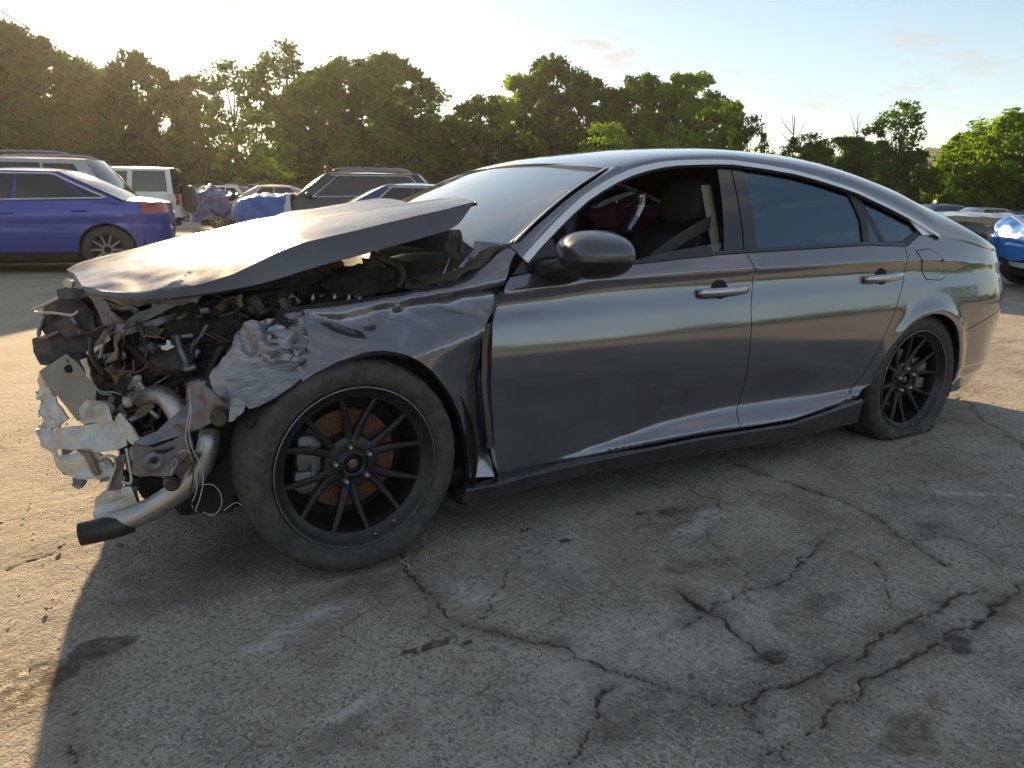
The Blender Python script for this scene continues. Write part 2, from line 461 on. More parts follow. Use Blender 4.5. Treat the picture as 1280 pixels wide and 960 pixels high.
    base = mix(mm('MULTIPLY', hair, 0.75), base, (0.06, 0.05, 0.04))
    base = mix(mr(ns(1.7, 7, 0.7), 0.50, 0.66, 0, 0.55), base, (0.21, 0.17, 0.12))
    # traced cracks, oil and wear
    base = mix(mr(mm('MULTIPLY', at_('pale'), mr(ns(40, 6, 0.75), 0.40, 0.62)), 0.0, 0.6, 0, 0.65), base, (0.62, 0.61, 0.58))
    base = mix(mr(mm('MULTIPLY', at_('stain'), mr(ns(14, 6, 0.7), 0.25, 0.6, 0.4, 1.0)), 0.02, 0.8, 0, 0.88), base, (0.05, 0.043, 0.035))
    base = mix(mr(at_('rust'), 0.05, 0.9, 0, 0.7), base, (0.10, 0.055, 0.025))
    base = mix(mr(at_('crack'), 0.25, 0.95, 0, 0.85), base, (0.020, 0.017, 0.014))
    lk(base, b.inputs['Base Color'])
    lk(mr(mm('MULTIPLY', at_('stain'), mr(ns(30), 0.4, 0.6)), 0.0, 1.0, 0.92, 0.62), b.inputs['Roughness'])
    b.inputs['Specular IOR Level'].default_value = 0.35
    h = mm('ADD', mm('MULTIPLY', ns(70, 6, 0.7), 0.8), mm('MULTIPLY', vo.outputs['Distance'], -0.35))
    h = mm('ADD', h, mm('MULTIPLY', ns(18, 6, 0.65), 1.6))
    bn = t.nodes.new('ShaderNodeBump'); bn.inputs['Strength'].default_value = 0.55; bn.inputs['Distance'].default_value = 0.010
    lk(h, bn.inputs['Height']); lk(bn.outputs[0], b.inputs['Normal'])
    return m
def axis_lines(a, b, step, ends):
    c = list(np.arange(a, b+1e-6, step)); lo, hi = [], []
    d, x = step, a
    while x > ends[0]: d *= 1.22; x -= d; lo.append(x)
    d, x = step, c[-1]
    while x < ends[1]: d *= 1.22; x += d; hi.append(x)
    return np.array(lo[::-1]+c+hi)
GX = axis_lines(-1.5, 4.2, 0.0095, (-700, 1000)); GY = axis_lines(-1.55, 1.2, 0.0095, (-700, 1200))
XX, YY = np.meshgrid(GX, GY, indexing='ij')
def g2(L_): return np.array([atz(a, b)[:2] for a, b in L_])
cracks = [  # traced in the photograph, then laid on the ground; last number: half width
    ([(500, 690), (520, 725), (545, 755), (575, 780), (620, 790), (660, 795), (700, 806), (745, 828), (800, 848), (850, 862), (900, 878), (925, 882)], 0.012),
    ([(925, 878), (960, 865), (1000, 850), (1050, 825), (1100, 798), (1150, 772), (1200, 745), (1228, 732)], 0.017),
    ([(925, 880), (945, 900), (970, 925), (985, 945)], 0.012),
    ([(840, 735), (870, 752), (900, 765), (925, 788), (955, 808), (968, 822)], 0.016),
    ([(840, 780), (888, 762), (930, 742), (975, 722), (1005, 700), (1015, 680), (1040, 665)], 0.010),
    ([(905, 572), (940, 585), (980, 600), (1020, 612), (1060, 625), (1100, 650), (1130, 672), (1160, 690), (1190, 705)], 0.010),
    ([(1130, 675), (1180, 668), (1230, 678), (1280, 680)], 0.007),
    ([(1090, 700), (1110, 745), (1125, 772)], 0.007),
    ([(770, 850), (755, 875), (730, 905), (715, 950)], 0.010),
    ([(1280, 730), (1250, 750), (1235, 770), (1190, 785), (1150, 812), (1110, 835), (1060, 870), (1010, 905), (960, 940)], 0.016),
    ([(1200, 495), (1230, 525), (1260, 545), (1285, 560)], 0.008), ([(1100, 445), (1180, 435), (1280, 425)], 0.007), ([(640, 700), (620, 745), (600, 775)], 0.005),
    ([(100, 885), (92, 920), (85, 960)], 0.008), ([(1160, 600), (1220, 590), (1290, 582)], 0.005), ([(890, 560), (930, 545), (1000, 530), (1060, 520)], 0.004), ([(0, 708), (40, 700), (70, 690)], 0.006)]
att = {k: np.zeros(XX.shape) for k in ('crack', 'stain', 'rust', 'pale')}
def vnoise(X, Y, s, seed):                    # smooth value noise, vectorised
    r = np.random.RandomState(seed); T = r.rand(256, 256); x, y = X*s+100.3, Y*s+57.7
    i, j = np.floor(x).astype(int), np.floor(y).astype(int); u, v = x-i, y-j; u = u*u*(3-2*u); v = v*v*(3-2*v)
    g = lambda a, b: T[a % 256, b % 256]
    return (g(i, j)*(1-u)+g(i+1, j)*u)*(1-v)+(g(i, j+1)*(1-u)+g(i+1, j+1)*u)*v
near = (XX > -3) & (XX < 9) & (YY > -2.5) & (YY < 4)
wob = (vnoise(XX, YY, 14, 1)-0.5)*0.045+(vnoise(XX, YY, 40, 2)-0.5)*0.02
wob2 = (vnoise(XX, YY, 13, 3)-0.5)*0.045+(vnoise(XX, YY, 43, 4)-0.5)*0.02
xw, yw = (XX+wob)[near], (YY+wob2)[near]; wid = (0.25+1.1*vnoise(XX, YY, 16, 5))[near]
crk = np.zeros(xw.shape); halo = np.zeros(xw.shape)
for L_, w in cracks:
    P = g2(L_); d = np.full(xw.shape, 9.0)
    for i in range(len(P)-1):
        dx, dy = P[i+1]-P[i]; q = np.clip(((xw-P[i][0])*dx+(yw-P[i][1])*dy)/(dx*dx+dy*dy), 0, 1)
        d = np.minimum(d, np.hypot(P[i][0]+dx*q-xw, P[i][1]+dy*q-yw))
    crk = np.maximum(crk, np.clip(1.3-d/(w*0.55*wid), 0, 1)); halo = np.maximum(halo, np.exp(-(d/(w*3.2))**2)*min(1, w/0.012))
att['crack'][near] = crk; att['stain'][near] = 0.5*halo*(0.4+0.9*vnoise(XX, YY, 11, 71)[near])
def blob(kind, px, py, rx, ry, amp, ang=0.0, soft=0.35, seed=9):
    c = atz(px, py)[:2]; X, Y = XX-c[0], YY-c[1]; ca, sa = math.cos(ang), math.sin(ang)
    u, v = (X*ca+Y*sa)/rx, (-X*sa+Y*ca)/ry; r = np.hypot(u, v)+(vnoise(XX, YY, 0.9/min(rx, ry), seed)-0.5)*1.1+(vnoise(XX, YY, 3/min(rx, ry), seed+1)-0.5)*0.5
    att[kind] = np.maximum(att[kind], amp*np.clip((1-r)/soft, 0, 1))
blob('stain', 75, 840, 0.17, 0.11, 1.0, 0.5); blob('stain', 110, 812, 0.10, 0.07, 0.9, 0.6, seed=14)
blob('stain', 300, 690, 0.55, 0.28, 0.5, 0.2, 0.9, 21); blob('stain', 230, 740, 0.30, 0.12, 0.35, 0.2, 0.8, 31); blob('stain', 430, 735, 0.25, 0.10, 0.4, 0.1, 0.8, 33)
blob('stain', 546, 803, 0.045, 0.018, 1.0, 0.1, 0.25, 23); blob('stain', 510, 814, 0.022, 0.022, 0.9, 0, 0.3, 24); blob('stain', 585, 801, 0.016, 0.012, 1.0, 0, 0.3, 25)
blob('stain', 655, 662, 0.020, 0.014, 1.0, 0, 0.3, 26); blob('stain', 707, 676, 0.026, 0.016, 1.0, 0, 0.3, 27); blob('stain', 800, 641, 0.022, 0.015, 1.0, 0, 0.3, 28); blob('stain', 836, 640, 0.12, 0.05, 0.75, 0.1, 0.6, 29)
blob('stain', 868, 706, 0.14, 0.06, 0.6, -0.2, 0.7, 35); blob('stain', 1165, 658, 0.18, 0.09, 0.6, 0.2, 0.7, 36); blob('stain', 1015, 755, 0.20, 0.07, 0.5, 0.2, 0.7, 37)
blob('stain', 1201, 803, 0.05, 0.035, 1.0, 0, 0.3, 38); blob('stain', 960, 820, 0.06, 0.03, 0.9, 0, 0.5, 39); blob('stain', 1000, 690, 0.5, 0.22, 0.35, 0.2, 0.9, 41); blob('stain', 770, 900, 0.25, 0.07, 0.45, 0.3, 0.9, 42); blob('stain', 420, 915, 0.20, 0.05, 0.5, 0.3, 0.7, 43)
blob('rust', 1155, 912, 0.16, 0.035, 1.0, 0.35, 0.8, 51); blob('stain', 1120, 915, 0.18, 0.04, 0.6, 0.3, 0.8, 52); blob('rust', 480, 915, 0.14, 0.05, 0.45, 0.2, 0.9, 53); blob('rust', 300, 700, 0.45, 0.22, 0.35, 0.2, 0.9, 54); blob('rust', 75, 845, 0.16, 0.1, 0.5, 0.5, 0.6, 55)
blob('pale', 1205, 615, 0.20, 0.025, 1.0, -0.62, 0.7, 61); blob('pale', 880, 650, 0.22, 0.06, 0.9, 0.3, 0.8, 62); blob('pale', 590, 740, 0.08, 0.10, 0.9, 0.3, 0.8, 63); blob('pale', 390, 770, 0.25, 0.05, 0.8, 0.45, 0.8, 64); blob('pale', 940, 760, 0.3, 0.12, 0.5, 0.3, 0.9, 65); blob('pale', 450, 880, 0.09, 0.02, 1.0, 0.3, 0.7, 66); blob('pale', 820, 800, 0.5, 0.2, 0.45, 0.3, 0.9, 67); blob('pale', 660, 690, 0.6, 0.2, 0.4, 0.2, 0.9, 68)
ZZ = (vnoise(XX, YY, 1.1, 7)-0.5)*0.010+(vnoise(XX, YY, 6, 8)-0.5)*0.004+(vnoise(XX, YY, 30, 12)-0.5)*0.0022
ZZ = ZZ*np.clip(1.2-np.maximum(np.abs(XX-1.5), np.abs(YY))/14, 0, 1)-0.007*att['crack']-0.004
_w = XX-0.5*YY-12; ZZ = ZZ+np.where((_w > 0) & (YY > -60), -1.6*(1-np.exp(-np.maximum(_w, 0)/30)), 0)
nx_, ny_ = XX.shape
V = np.stack([XX.ravel(), YY.ravel(), ZZ.ravel()], 1)
I = np.arange(nx_*ny_).reshape(nx_, ny_); Q = np.stack([I[:-1, :-1], I[1:, :-1], I[1:, 1:], I[:-1, 1:]], -1).reshape(-1, 4)
me = bpy.data.meshes.new('ground')
me.vertices.add(len(V)); me.vertices.foreach_set('co', V.ravel()); me.loops.add(Q.size); me.loops.foreach_set('vertex_index', Q.ravel().astype(np.int32))
me.polygons.add(len(Q)); me.polygons.foreach_set('loop_start', (np.arange(len(Q))*4).astype(np.int32)); pass
me.update(calc_edges=True); me.polygons.foreach_set('use_smooth', np.ones(len(Q), bool))
for k, v in att.items():
    a = me.attributes.new(k, 'FLOAT', 'POINT'); a.data.foreach_set('value', v.ravel().astype(np.float32))
me.materials.append(ground_mat())
go = link(bpy.data.objects.new('ground', me)); tag(go, kind='structure')
# ================================================================== the wrecked car
YC = 0.93                                   # centre plane; the near side lies at y = 0, x runs from front axle (0) to rear axle (2.83)
# plan curve of the near side: arc length s -> (x, y)
_pl = [(x, 0.004*((x-1.3)/1.3)**2 + (0.10*(-x/0.7)**2 if x < 0 else 0)) for x in np.arange(-0.9, 2.6, 0.02)]
for a in (np.linspace(0, 1, 140)[1:]**2.6)*math.pi/2:
    X = 2.6 + 1.37*math.sin(a)**(2/5.2); Y = 0.004 + (YC-0.004)*(1-math.cos(a)**(2/2.2))
    _pl.append((X, Y))
_pl = np.array(_pl); _d = np.linalg.norm(np.diff(_pl, axis=0), axis=1); _s = np.concatenate([[0], np.cumsum(_d)])
i0 = int(np.argmin(np.abs(_pl[:, 0]))); _s = _s - _s[i0] + _pl[i0, 0]
SMAX = _s[-1]
def plan(s): return np.array([np.interp(s, _s, _pl[:, 0]), np.interp(s, _s, _pl[:, 1])])
def plan_t(s):
    d = plan(min(s+0.02, SMAX)) - plan(max(s-0.02, _s[0])); return d/np.linalg.norm(d)
f_db = interp([0.3, 0.49, 0.74, 1.0, 1.4, 1.6, 1.9, 2.13, 2.36, 2.6, 4.8], [0.21, 0.211, 0.224, 0.228, 0.231, 0.223, 0.213, 0.237, 0.263, 0.25, 0.25])
f_lc = interp([0.5, 0.75, 1.03, 1.27, 1.6, 1.79, 2.23, 2.5, 4.8], [0.232, 0.236, 0.262, 0.288, 0.296, 0.292, 0.28, 0.29, 0.30])
f_sh = interp([-0.5, 0.54, 1.02, 1.62, 2.28, 2.59, 3.3, 3.8, 4.8], [0.80, 0.83, 0.857, 0.863, 0.865, 0.862, 0.83, 0.80, 0.79])
f_be = interp([-0.5, 0.62, 1.07, 1.52, 2.04, 2.38, 2.65, 3.3, 3.8, 4.8], [0.86, 0.889, 0.90, 0.921, 0.928, 0.934, 0.93, 0.895, 0.865, 0.86])
f_fa = interp([0.4, 0.62, 0.9, 1.3, 1.8, 2.2, 2.5, 2.8, 4.8], [0, 0.0, 0.012, 0.030, 0.040, 0.034, 0.012, 0.0, 0.0])
ZT = np.arange(0.05, 1.46, 0.004); ST = np.arange(-0.9, SMAX+0.02, 0.02)
def pch(xs, ys, X):
    xs, ys = np.asarray(xs, float), np.asarray(ys, float); h = np.diff(xs); d = np.diff(ys)/h; m = np.zeros(len(xs))
    for i in range(1, len(xs)-1):
        if d[i-1]*d[i] > 0: m[i] = ((2*h[i]+h[i-1])+(h[i]+2*h[i-1]))/((2*h[i]+h[i-1])/d[i-1]+(h[i]+2*h[i-1])/d[i])
    m[0], m[-1] = d[0], d[-1]
    i = np.clip(np.searchsorted(xs, X)-1, 0, len(h)-1); t = (X-xs[i])/h[i]
    return (1+2*t)*(1-t)**2*ys[i]+t*(1-t)**2*h[i]*m[i]+t*t*(3-2*t)*ys[i+1]+t*t*(t-1)*h[i]*m[i+1]
DT = np.zeros((len(ST), len(ZT)))
for i, s in enumerate(ST):
    db, lc, sh, be, fa = f_db(s), f_lc(s), f_sh(s), f_be(s), f_fa(s)
    k = fa/0.040; rq = sstep(2.7, 3.3, s); sc = 1-rq
    zs_ = [0.05, db-0.02, db, lc, lc+0.012, lc+0.05, 0.45, 0.56, 0.62, 0.72, sh-0.035, sh-0.007, sh, sh+0.007, be]
    lo = 0.034*(1-k)
    ds_ = [0.10, lo+0.012, lo*0.9+0.002, 0.030*(1-k)+0.050*k, 0.029*(1-k)+0.054*k, 0.027*(1-k)+0.050*k, 0.018, 0.002,
           0.0, 0.014+0.004*rq, 0.036+0.002*rq, 0.030+0.012*rq, 0.027+0.016*rq, 0.031+0.015*rq, 0.068]
    if s > 2.8:                              # bumper tucks in below
        q = sstep(2.8, 3.4, s); ds_[0] += 0.02*q; ds_[1] += 0.015*q; ds_[2] += 0.012*q; ds_[3] += 0.008*q
    col = pch(zs_, ds_, np.minimum(ZT, be))
    up = ZT > be; g = ZT[up]-be; col[up] = 0.068+0.45*g+0.45*g*g
    DT[i] = col
    for (ax, az, R, amp) in ((2.83, 0.28, 0.345, 0.020),):      # flared lip round the rear arch
        r = np.hypot(plan(s)[0]-ax, ZT-az)
        DT[i] -= amp*np.exp(-((r-R+0.01)/0.045)**2)*(ZT < 0.75)*sstep(2.40, 2.52, s)
def dep(s, z):
    a = min(max((s-ST[0])/0.02, 0), len(ST)-1.001); b = min(max((z-ZT[0])/0.004, 0), len(ZT)-1.001)
    i, j = int(a), int(b); u, v = a-i, b-j
    return (DT[i, j]*(1-u)+DT[i+1, j]*u)*(1-v)+(DT[i, j+1]*(1-u)+DT[i+1, j+1]*u)*v
def surf(s, z, off=0.0):
    p = plan(s); t = plan_t(s); d = dep(s, z)+off
    return np.array([p[0]-t[1]*d, p[1]+t[0]*d, z])
def surf_n(s, z):
    e = 0.007; n = np.cross(surf(s+e, z)-surf(s-e, z), surf(s, z+e)-surf(s, z-e)); return n/np.linalg.norm(n)
def on_side(px, py, off=0.0):
    P = at(px, py, 0.03); s, z = min(P[0], 2.6+(P[0]-2.6)), P[2]
    T = np.array([px, py], float)
    for _ in range(14):
        f0 = px_of(surf(s, z, off))-T; e = 0.004
        J = np.stack([(px_of(surf(s+e, z, off))-T-f0)/e, (px_of(surf(s, z+e, off))-T-f0)/e], 1)
        d = np.linalg.lstsq(J, -f0, rcond=None)[0]; d = np.clip(d, -0.3, 0.3); s = min(max(s+d[0], -0.85), SMAX-0.03); z = min(max(z+d[1], 0.08), 1.4)
        if np.abs(d).max() < 1e-5: break
    return s, z
def trace(L_, off=0.0): return [on_side(a, b, off) for a, b in L_]
def shrink(poly, g):
    n = len(poly); A = np.array(poly)
    ar = sum(A[i][0]*A[(i+1) % n][1]-A[(i+1) % n][0]*A[i][1] for i in range(n)); sg = 1 if ar > 0 else -1
    o = []
    for i in range(n):
        a = A[i]-A[i-1]; b = A[(i+1) % n]-A[i]; a = a/(np.linalg.norm(a)+1e-9); b = b/(np.linalg.norm(b)+1e-9)
        na, nb_ = np.array((-a[1], a[0]))*sg, np.array((-b[1], b[0]))*sg
        m = na+nb_; m /= max(np.linalg.norm(m), 0.3); c = max(m@na, 0.5); o.append(tuple(A[i]+m*g/c))
    return o
def mirror_y(VF):
    V = np.array(VF[0], float); V[:, 1] = 2*YC-V[:, 1]; return V, [tuple(reversed(f)) for f in VF[1]]
def panel(name, outline, m, parent, off=0.0, gap=0.0022, dx=0.032, dz=0.014, flange=0.03, mirror=False, disp=None):
    """outer skin of a body panel from an outline in (s, z), lying on the body-side surface, with returned edges"""
    poly = shrink(outline, gap) if gap else outline
    P, T = cdt(poly, dx, dz)
    fn = (lambda s, z: surf(s, z, off)) if disp is None else disp
    V = [fn(s, z) for s, z in P]; e = 0.006; Nn = []
    for s, z in P:
        if disp is None: n = surf_n(s, z)
        else:
            n = np.cross(fn(s+e, z)-fn(s-e, z), fn(s, z+e)-fn(s, z-e)); n /= np.linalg.norm(n)
        Nn.append(n)
    F = list(T)
    if flange:
        ed = set()
        for f in T:
            for a, b in zip(f, f[1:]+f[:1]): ed.add((a, b))
        for a, b in [e_ for e_ in ed if (e_[1], e_[0]) not in ed]:
            n = np.cross(V[b]-V[a], Nn[a]); n /= np.linalg.norm(n)+1e-9
            k = len(V); V += [V[b], V[a], V[a]-Nn[a]*flange, V[b]-Nn[b]*flange]; Nn += [n]*4; F.append((k, k+1, k+2, k+3))
    V = np.array(V); Nn = np.array(Nn)
    o = None if mirror == 'only' else part(name, (V, F), m, parent, True, Nn)
    if mirror:
        V2, F2 = mirror_y((V, F)); N2 = Nn.copy(); N2[:, 1] *= -1
        part(name, (V2, F2), m, parent, True, N2)
    return o
def ribbon(A, B, proud, th=0.006, top=None):
    """bar between two polylines of (s,z), standing proud of the side"""
    n = len(A); V = []
    for i in range(n):
        V += [surf(*A[i], 0.004), surf(*A[i], -(proud if top is None else top)), surf(*B[i], -proud), surf(*B[i], 0.004)]
    F = []
    for i in range(n-1):
        for k in range(3): a = i*4+k; F.append((a+1, a, a+4, a+5))
    F += [(0, 1, 2, 3), tuple((n-1)*4+k for k in (3, 2, 1, 0))]
    return np.array(V), F
def resample(P, n):
    P = np.asarray(P, float); d = np.concatenate([[0], np.cumsum(np.linalg.norm(np.diff(P, axis=0), axis=1))]); t = np.linspace(0, d[-1], n)
    return np.stack([np.interp(t, d, P[:, k]) for k in range(P.shape[1])], 1)
def offs(P, g):                              # shift a (s,z) polyline sideways
    P = np.asarray(P, float); T = np.gradient(P, axis=0); T /= np.linalg.norm(T, axis=1)[:, None]+1e-9
    return P+np.stack([-T[:, 1], T[:, 0]], 1)*g

car = thing('wrecked_car', 'dark grey sedan with smashed front end and black multi-spoke wheels', 'car', (1.4, YC, 0.0))

# ---------------- traced lines on the near side
L_door_f = trace([(637, 346), (631, 357), (620, 385), (615, 404), (614, 440), (613, 480), (615.5, 522), (618, 565), (621, 599)])
L_doorbot_f = trace([(621, 599), (640, 595), (663, 589.5), (700, 580), (740, 571), (779, 563), (825, 553), (872, 544), (925.6, 535.5)])
L_B = trace([(933, 316), (938, 325), (944, 337), (940.5, 355), (938.6, 385), (938.4, 419), (935, 450), (931, 479), (924, 503), (921, 514), (923, 526), (925.6, 535.5)])
L_belt_f = trace([(640, 344), (660, 341.5), (700, 338), (790, 330.5), (850, 323.5), (906, 318), (933, 316)])
L_doorbot_r = trace([(925.6, 535.5), (960, 530), (989, 525), (1015, 517.5), (1033.6, 511), (1060, 502)])
L_C = trace([(1131, 308), (1134, 328), (1130, 349), (1120, 385), (1108, 414.5), (1096, 440), (1078, 470), (1062, 490), (1060, 502)])
L_belt_r = trace([(933, 316), (975, 313.5), (1019, 310.6), (1084, 306.5), (1131, 308)])
chrome_px = [(652, 322), (670, 301), (690, 280), (708, 262), (727, 245), (745, 233), (765, 221.5), (783, 213.5), (802, 207.5), (820, 203.5), (840, 201), (865, 200), (890, 199.6), (912, 200.2),
             (950, 205.5), (989, 212.5), (1020, 221), (1048, 230), (1066, 236.3), (1108, 256), (1130, 267.5), (1149, 278), (1172, 293.2)]
L_chrome = trace(chrome_px)
part_door_f = panel('front_door', L_door_f[::-1]+L_belt_f[1:]+L_B[1:]+L_doorbot_f[::-1][1:-1], M_grey, car, mirror=True)
part_door_r = panel('rear_door', L_B[::-1]+L_belt_r[1:]+L_C[1:]+L_doorbot_r[::-1][1:-1], M_grey, car, mirror=True)

# ---------------- rear quarter and rear bumper
arch_r = [(2.83+0.335*math.cos(a)-0.02, 0.275+0.335*math.sin(a)) for a in np.radians(np.linspace(176, 10, 26))]
tail_top = [(3.0, 0.962), (3.3, 0.905), (3.62, 0.862), (3.86, 0.832)]
seam = [(3.14, 0.50), (3.35, 0.545), (3.62, 0.60), (3.78, 0.64)]
tailv = [(3.86, 0.832), (3.82, 0.76), (3.78, 0.64)]
C_low = L_C[-1]
quarter = L_C[::-1]+[L_chrome[-1]]+tail_top[1:]+tailv[1:]+seam[::-1][1:]+[p for p in arch_r[::-1] if p[1] > 0.36 or p[0] < 2.8]
quarter = [p for i, p in enumerate(quarter) if i == 0 or np.hypot(*(np.array(p)-quarter[i-1])) > 0.004]
panel('rear_quarter_panel', quarter, M_grey, car, mirror=True)
bump_out = [(3.14, 0.498)]+[p for p in arch_r if p[1] < 0.49 and p[0] > 2.9]+[(3.145, 0.27), (3.15, 0.15), (3.36, 0.148), (3.60, 0.175), (3.80, 0.225), (3.95, 0.26), (4.2, 0.27), (SMAX-0.02, 0.28),
            (SMAX-0.02, 0.655), (4.3, 0.65), (3.9, 0.645)]+seam[::-1]
bump_out = [p for i, p in enumerate(bump_out) if np.hypot(*(np.array(p)-bump_out[i-1])) > 0.004]
panel('rear_bumper', bump_out, M_grey, car, mirror=True)
tl = [(3.86, 0.825), (3.815, 0.755), (3.785, 0.65), (4.0, 0.655), (4.25, 0.66), (4.25, 0.79), (4.0, 0.81)]
M_tail = mat('tail_lamp_red', (0.10, 0.012, 0.012), 0.12, coat=1.0)
panel('tail_light', tl, M_tail, car, off=0.004, mirror=True)
panel('trunk_rear_face', [(4.255, 0.66), (SMAX-0.02, 0.66), (SMAX-0.02, 0.86), (4.0, 0.85), (3.87, 0.83), (4.0, 0.815), (4.25, 0.795)], M_grey, car, mirror=True)
# fuel filler flap: a raised piece with its own edges
fl = trace([(1145, 313.6), (1161, 311), (1172, 317), (1180.6, 326), (1180.6, 346), (1176, 350), (1158, 349), (1154, 343), (1153, 326)])
panel('fuel_flap_gap', fl, M_dark, car, off=-0.0012, gap=-0.0022, flange=0.004)
panel('fuel_flap', fl, M_grey, car, off=-0.0022, gap=0.0012, flange=0.004)

# ---------------- side skirt
sk_top = [(0.37, 0.205), (0.49, 0.205), (0.62, 0.214), (0.74, 0.219), (1.0, 0.223), (1.4, 0.226), (1.62, 0.217), (1.91, 0.208), (2.13, 0.231), (2.38, 0.258)]
sk_bot = [(0.37, 0.137), (0.56, 0.137), (0.80, 0.150), (1.1, 0.142), (1.43, 0.132), (1.83, 0.118), (2.1, 0.118), (2.40, 0.122)]
A, B = resample(sk_top, 60), resample(sk_bot, 60)
def skf(s, t):
    i = s*59; a = np.array([np.interp(i, range(60), A[:, k]) for k in (0, 1)]); b = np.array([np.interp(i, range(60), B[:, k]) for k in (0, 1)])
    w = [(0, 0.03), (0.03, -0.012), (0.12, -0.018), (0.5, -0.006), (0.9, 0.01), (1.0, 0.03), (1.15, 0.12)]
    tt = np.interp(t*6, range(7), [q[0] for q in w]); dd = np.interp(t*6, range(7), [q[1] for q in w])
    c = a+(b-a)*min(tt, 1.02)-np.array([0, 0.004]); base = plan(c[0]); return np.array([c[0], base[1]+0.012+dd, c[1]])
V, F = patch(skf, 60, 7)
part('side_skirt', (V, F), mat('skirt_black', (0.022, 0.023, 0.030), 0.25, 0.2, 0.8, 0.1, rvar=0.08, dust=0.15), car, sharp=25)
part('side_skirt', mirror_y((V, F)), MAT['skirt_black'], car, sharp=25)
part('skirt_end_cap', shard([skf(0, 0), skf(0, 0.33), skf(0, 0.6), skf(0, 0.83), skf(0, 1)], 0.006), MAT['skirt_black'], car)

# ---------------- glasshouse: trim, pillars, panes
CH = resample(L_chrome, 90)
part('chrome_window_trim', ribbon(offs(CH, 0.001), offs(CH, -0.0185), 0.0165, top=0.0085), M_chrome, car, sharp=30)
part('chrome_window_trim', mirror_y(ribbon(offs(CH, 0.001), offs(CH, -0.0185), 0.0165, top=0.0085)), M_chrome, car, sharp=30)
tip = trace([(1128, 266), (1149, 277.5), (1172, 293), (1152, 293.5), (1143, 284)])
panel('chrome_corner', tip, M_chrome, car, off=-0.006, gap=0, flange=0.006)
SEAL = offs(CH, -0.0185); SEAL2 = offs(CH, -0.029)
part('window_seal', ribbon(SEAL, SEAL2, 0.002), M_black, car, sharp=30)
part('window_seal', mirror_y(ribbon(SEAL, SEAL2, 0.002)), M_black, car, sharp=30)
BE = resample(np.array(L_belt_f[1:]+L_belt_r[1:]), 60)
part('belt_trim', ribbon(offs(BE, 0.014), offs(BE, 0.0015), 0.003), M_glossblack, car, sharp=30)
part('belt_trim', mirror_y(ribbon(offs(BE, 0.014), offs(BE, 0.0015), 0.003)), M_glossblack, car, sharp=30)
panel('b_pillar', trace([(897, 206), (912, 202), (931, 315), (906, 317)]), M_glossblack, car, off=0.006, gap=0.001, mirror=True)
panel('b_pillar', trace([(913, 202), (929, 206), (948, 314), (932, 315)]), M_glossblack, car, off=0.006, gap=0.001, mirror=True)
rear_pane = [(928, 206), (960, 210.5), (989, 216.5), (1020, 226), (1048, 236), (1057, 239), (1068, 254), (1077, 275), (1081, 305), (1040, 308), (990, 311.5), (948, 314)]
panel('rear_side_window', trace(rear_pane), G_tint, car, off=0.010, gap=0.001, mirror=True)
panel('quarter_divider', trace([(1056, 235), (1065, 239), (1078, 258), (1085, 280), (1088, 305), (1080, 305), (1076, 275), (1067, 254)]), M_black, car, off=0.002, gap=0)
panel('quarter_window', trace([(1066, 241), (1104, 259), (1128, 272), (1146, 283), (1149, 291), (1131, 305), (1087, 306), (1085, 280), (1078, 258)]), G_tint, car, off=0.010, gap=0.001, mirror=True)
panel('quarter_pillar', trace([(1068, 243), (1076, 246), (1111, 306), (1104, 306)]), M_black, car, off=0.0085, gap=0.001)
panel('quarter_corner', trace([(1133, 310), (1150, 294), (1173, 293), (1166, 302), (1140, 312)]), M_grey, car, off=0.0015, gap=0)
panel('quarter_seal', trace([(1131, 301), (1149, 286), (1153, 293), (1133, 308), (1088, 308), (1088, 304)]), M_black, car, off=0.003, gap=0)
# the front side pane is wound down: a strip of it still shows
panel('front_side_window', trace([(800, 326), (812, 321), (850, 313), (905, 303.5), (906, 319), (850, 325), (800, 331)]), G_clear, car, off=0.016, gap=0.0)
far_pane = [(706, 292), (735, 262), (770, 236), (805, 219), (840, 210), (897, 206), (906, 317), (850, 324), (790, 331), (706, 338)]
panel('front_side_window', trace(far_pane), glass('dimming_glass', (0.34, 0.31, 0.34), 0.0, 0.02, 0.06), car, off=0.010, mirror='only')  # far pane, its dark tint added to dim the view through the cabin
panel('sun_leak_filler', trace([(626, 352), (640, 318), (652, 318), (700, 300), (706, 345), (640, 352)]), M_dark, car, off=0.16, gap=0.0)  # dark filler panel added to close a sun leak between fender and door
panel('mirror_sail', trace([(641, 344), (655, 325), (690, 296), (704, 334), (680, 339)]), M_glossblack, car, off=0.002, gap=0.0)

# rail and roof line
RL = np.array([surf(*p) for p in L_chrome]); TT = np.array([surf(*p) for p in tail_top[1:]])
RL = np.vstack([RL, TT, [[3.93, 0.42, 0.845]]])
keep = [0]
for i in range(1, len(RL)):
    if RL[i, 0] > RL[keep[-1], 0]+0.01: keep.append(i)
RL = RL[keep]
f_ry, f_rz = interp(RL[:, 0], RL[:, 1]), interp(RL[:, 0], RL[:, 2])
f_zc = interp([0.95, 1.07, 1.3, 1.6, 1.9, 2.2, 2.5, 2.75, 2.92, 3.15, 3.35, 3.5, 3.7, 3.85, 3.95],
              [1.20, 1.258, 1.313, 1.346, 1.360, 1.356, 1.327, 1.282, 1.238, 1.165, 1.078, 1.018, 0.962, 0.925, 0.895])
def roof_pt(x, th):                          # th 0..pi across the car
    yr, zr, zc = f_ry(x), f_rz(x), f_zc(x)
    c, s = math.cos(th), math.sin(th)
    return np.array([x, YC-(YC-yr)*c, zr+(zc-zr)*abs(s)**0.92])
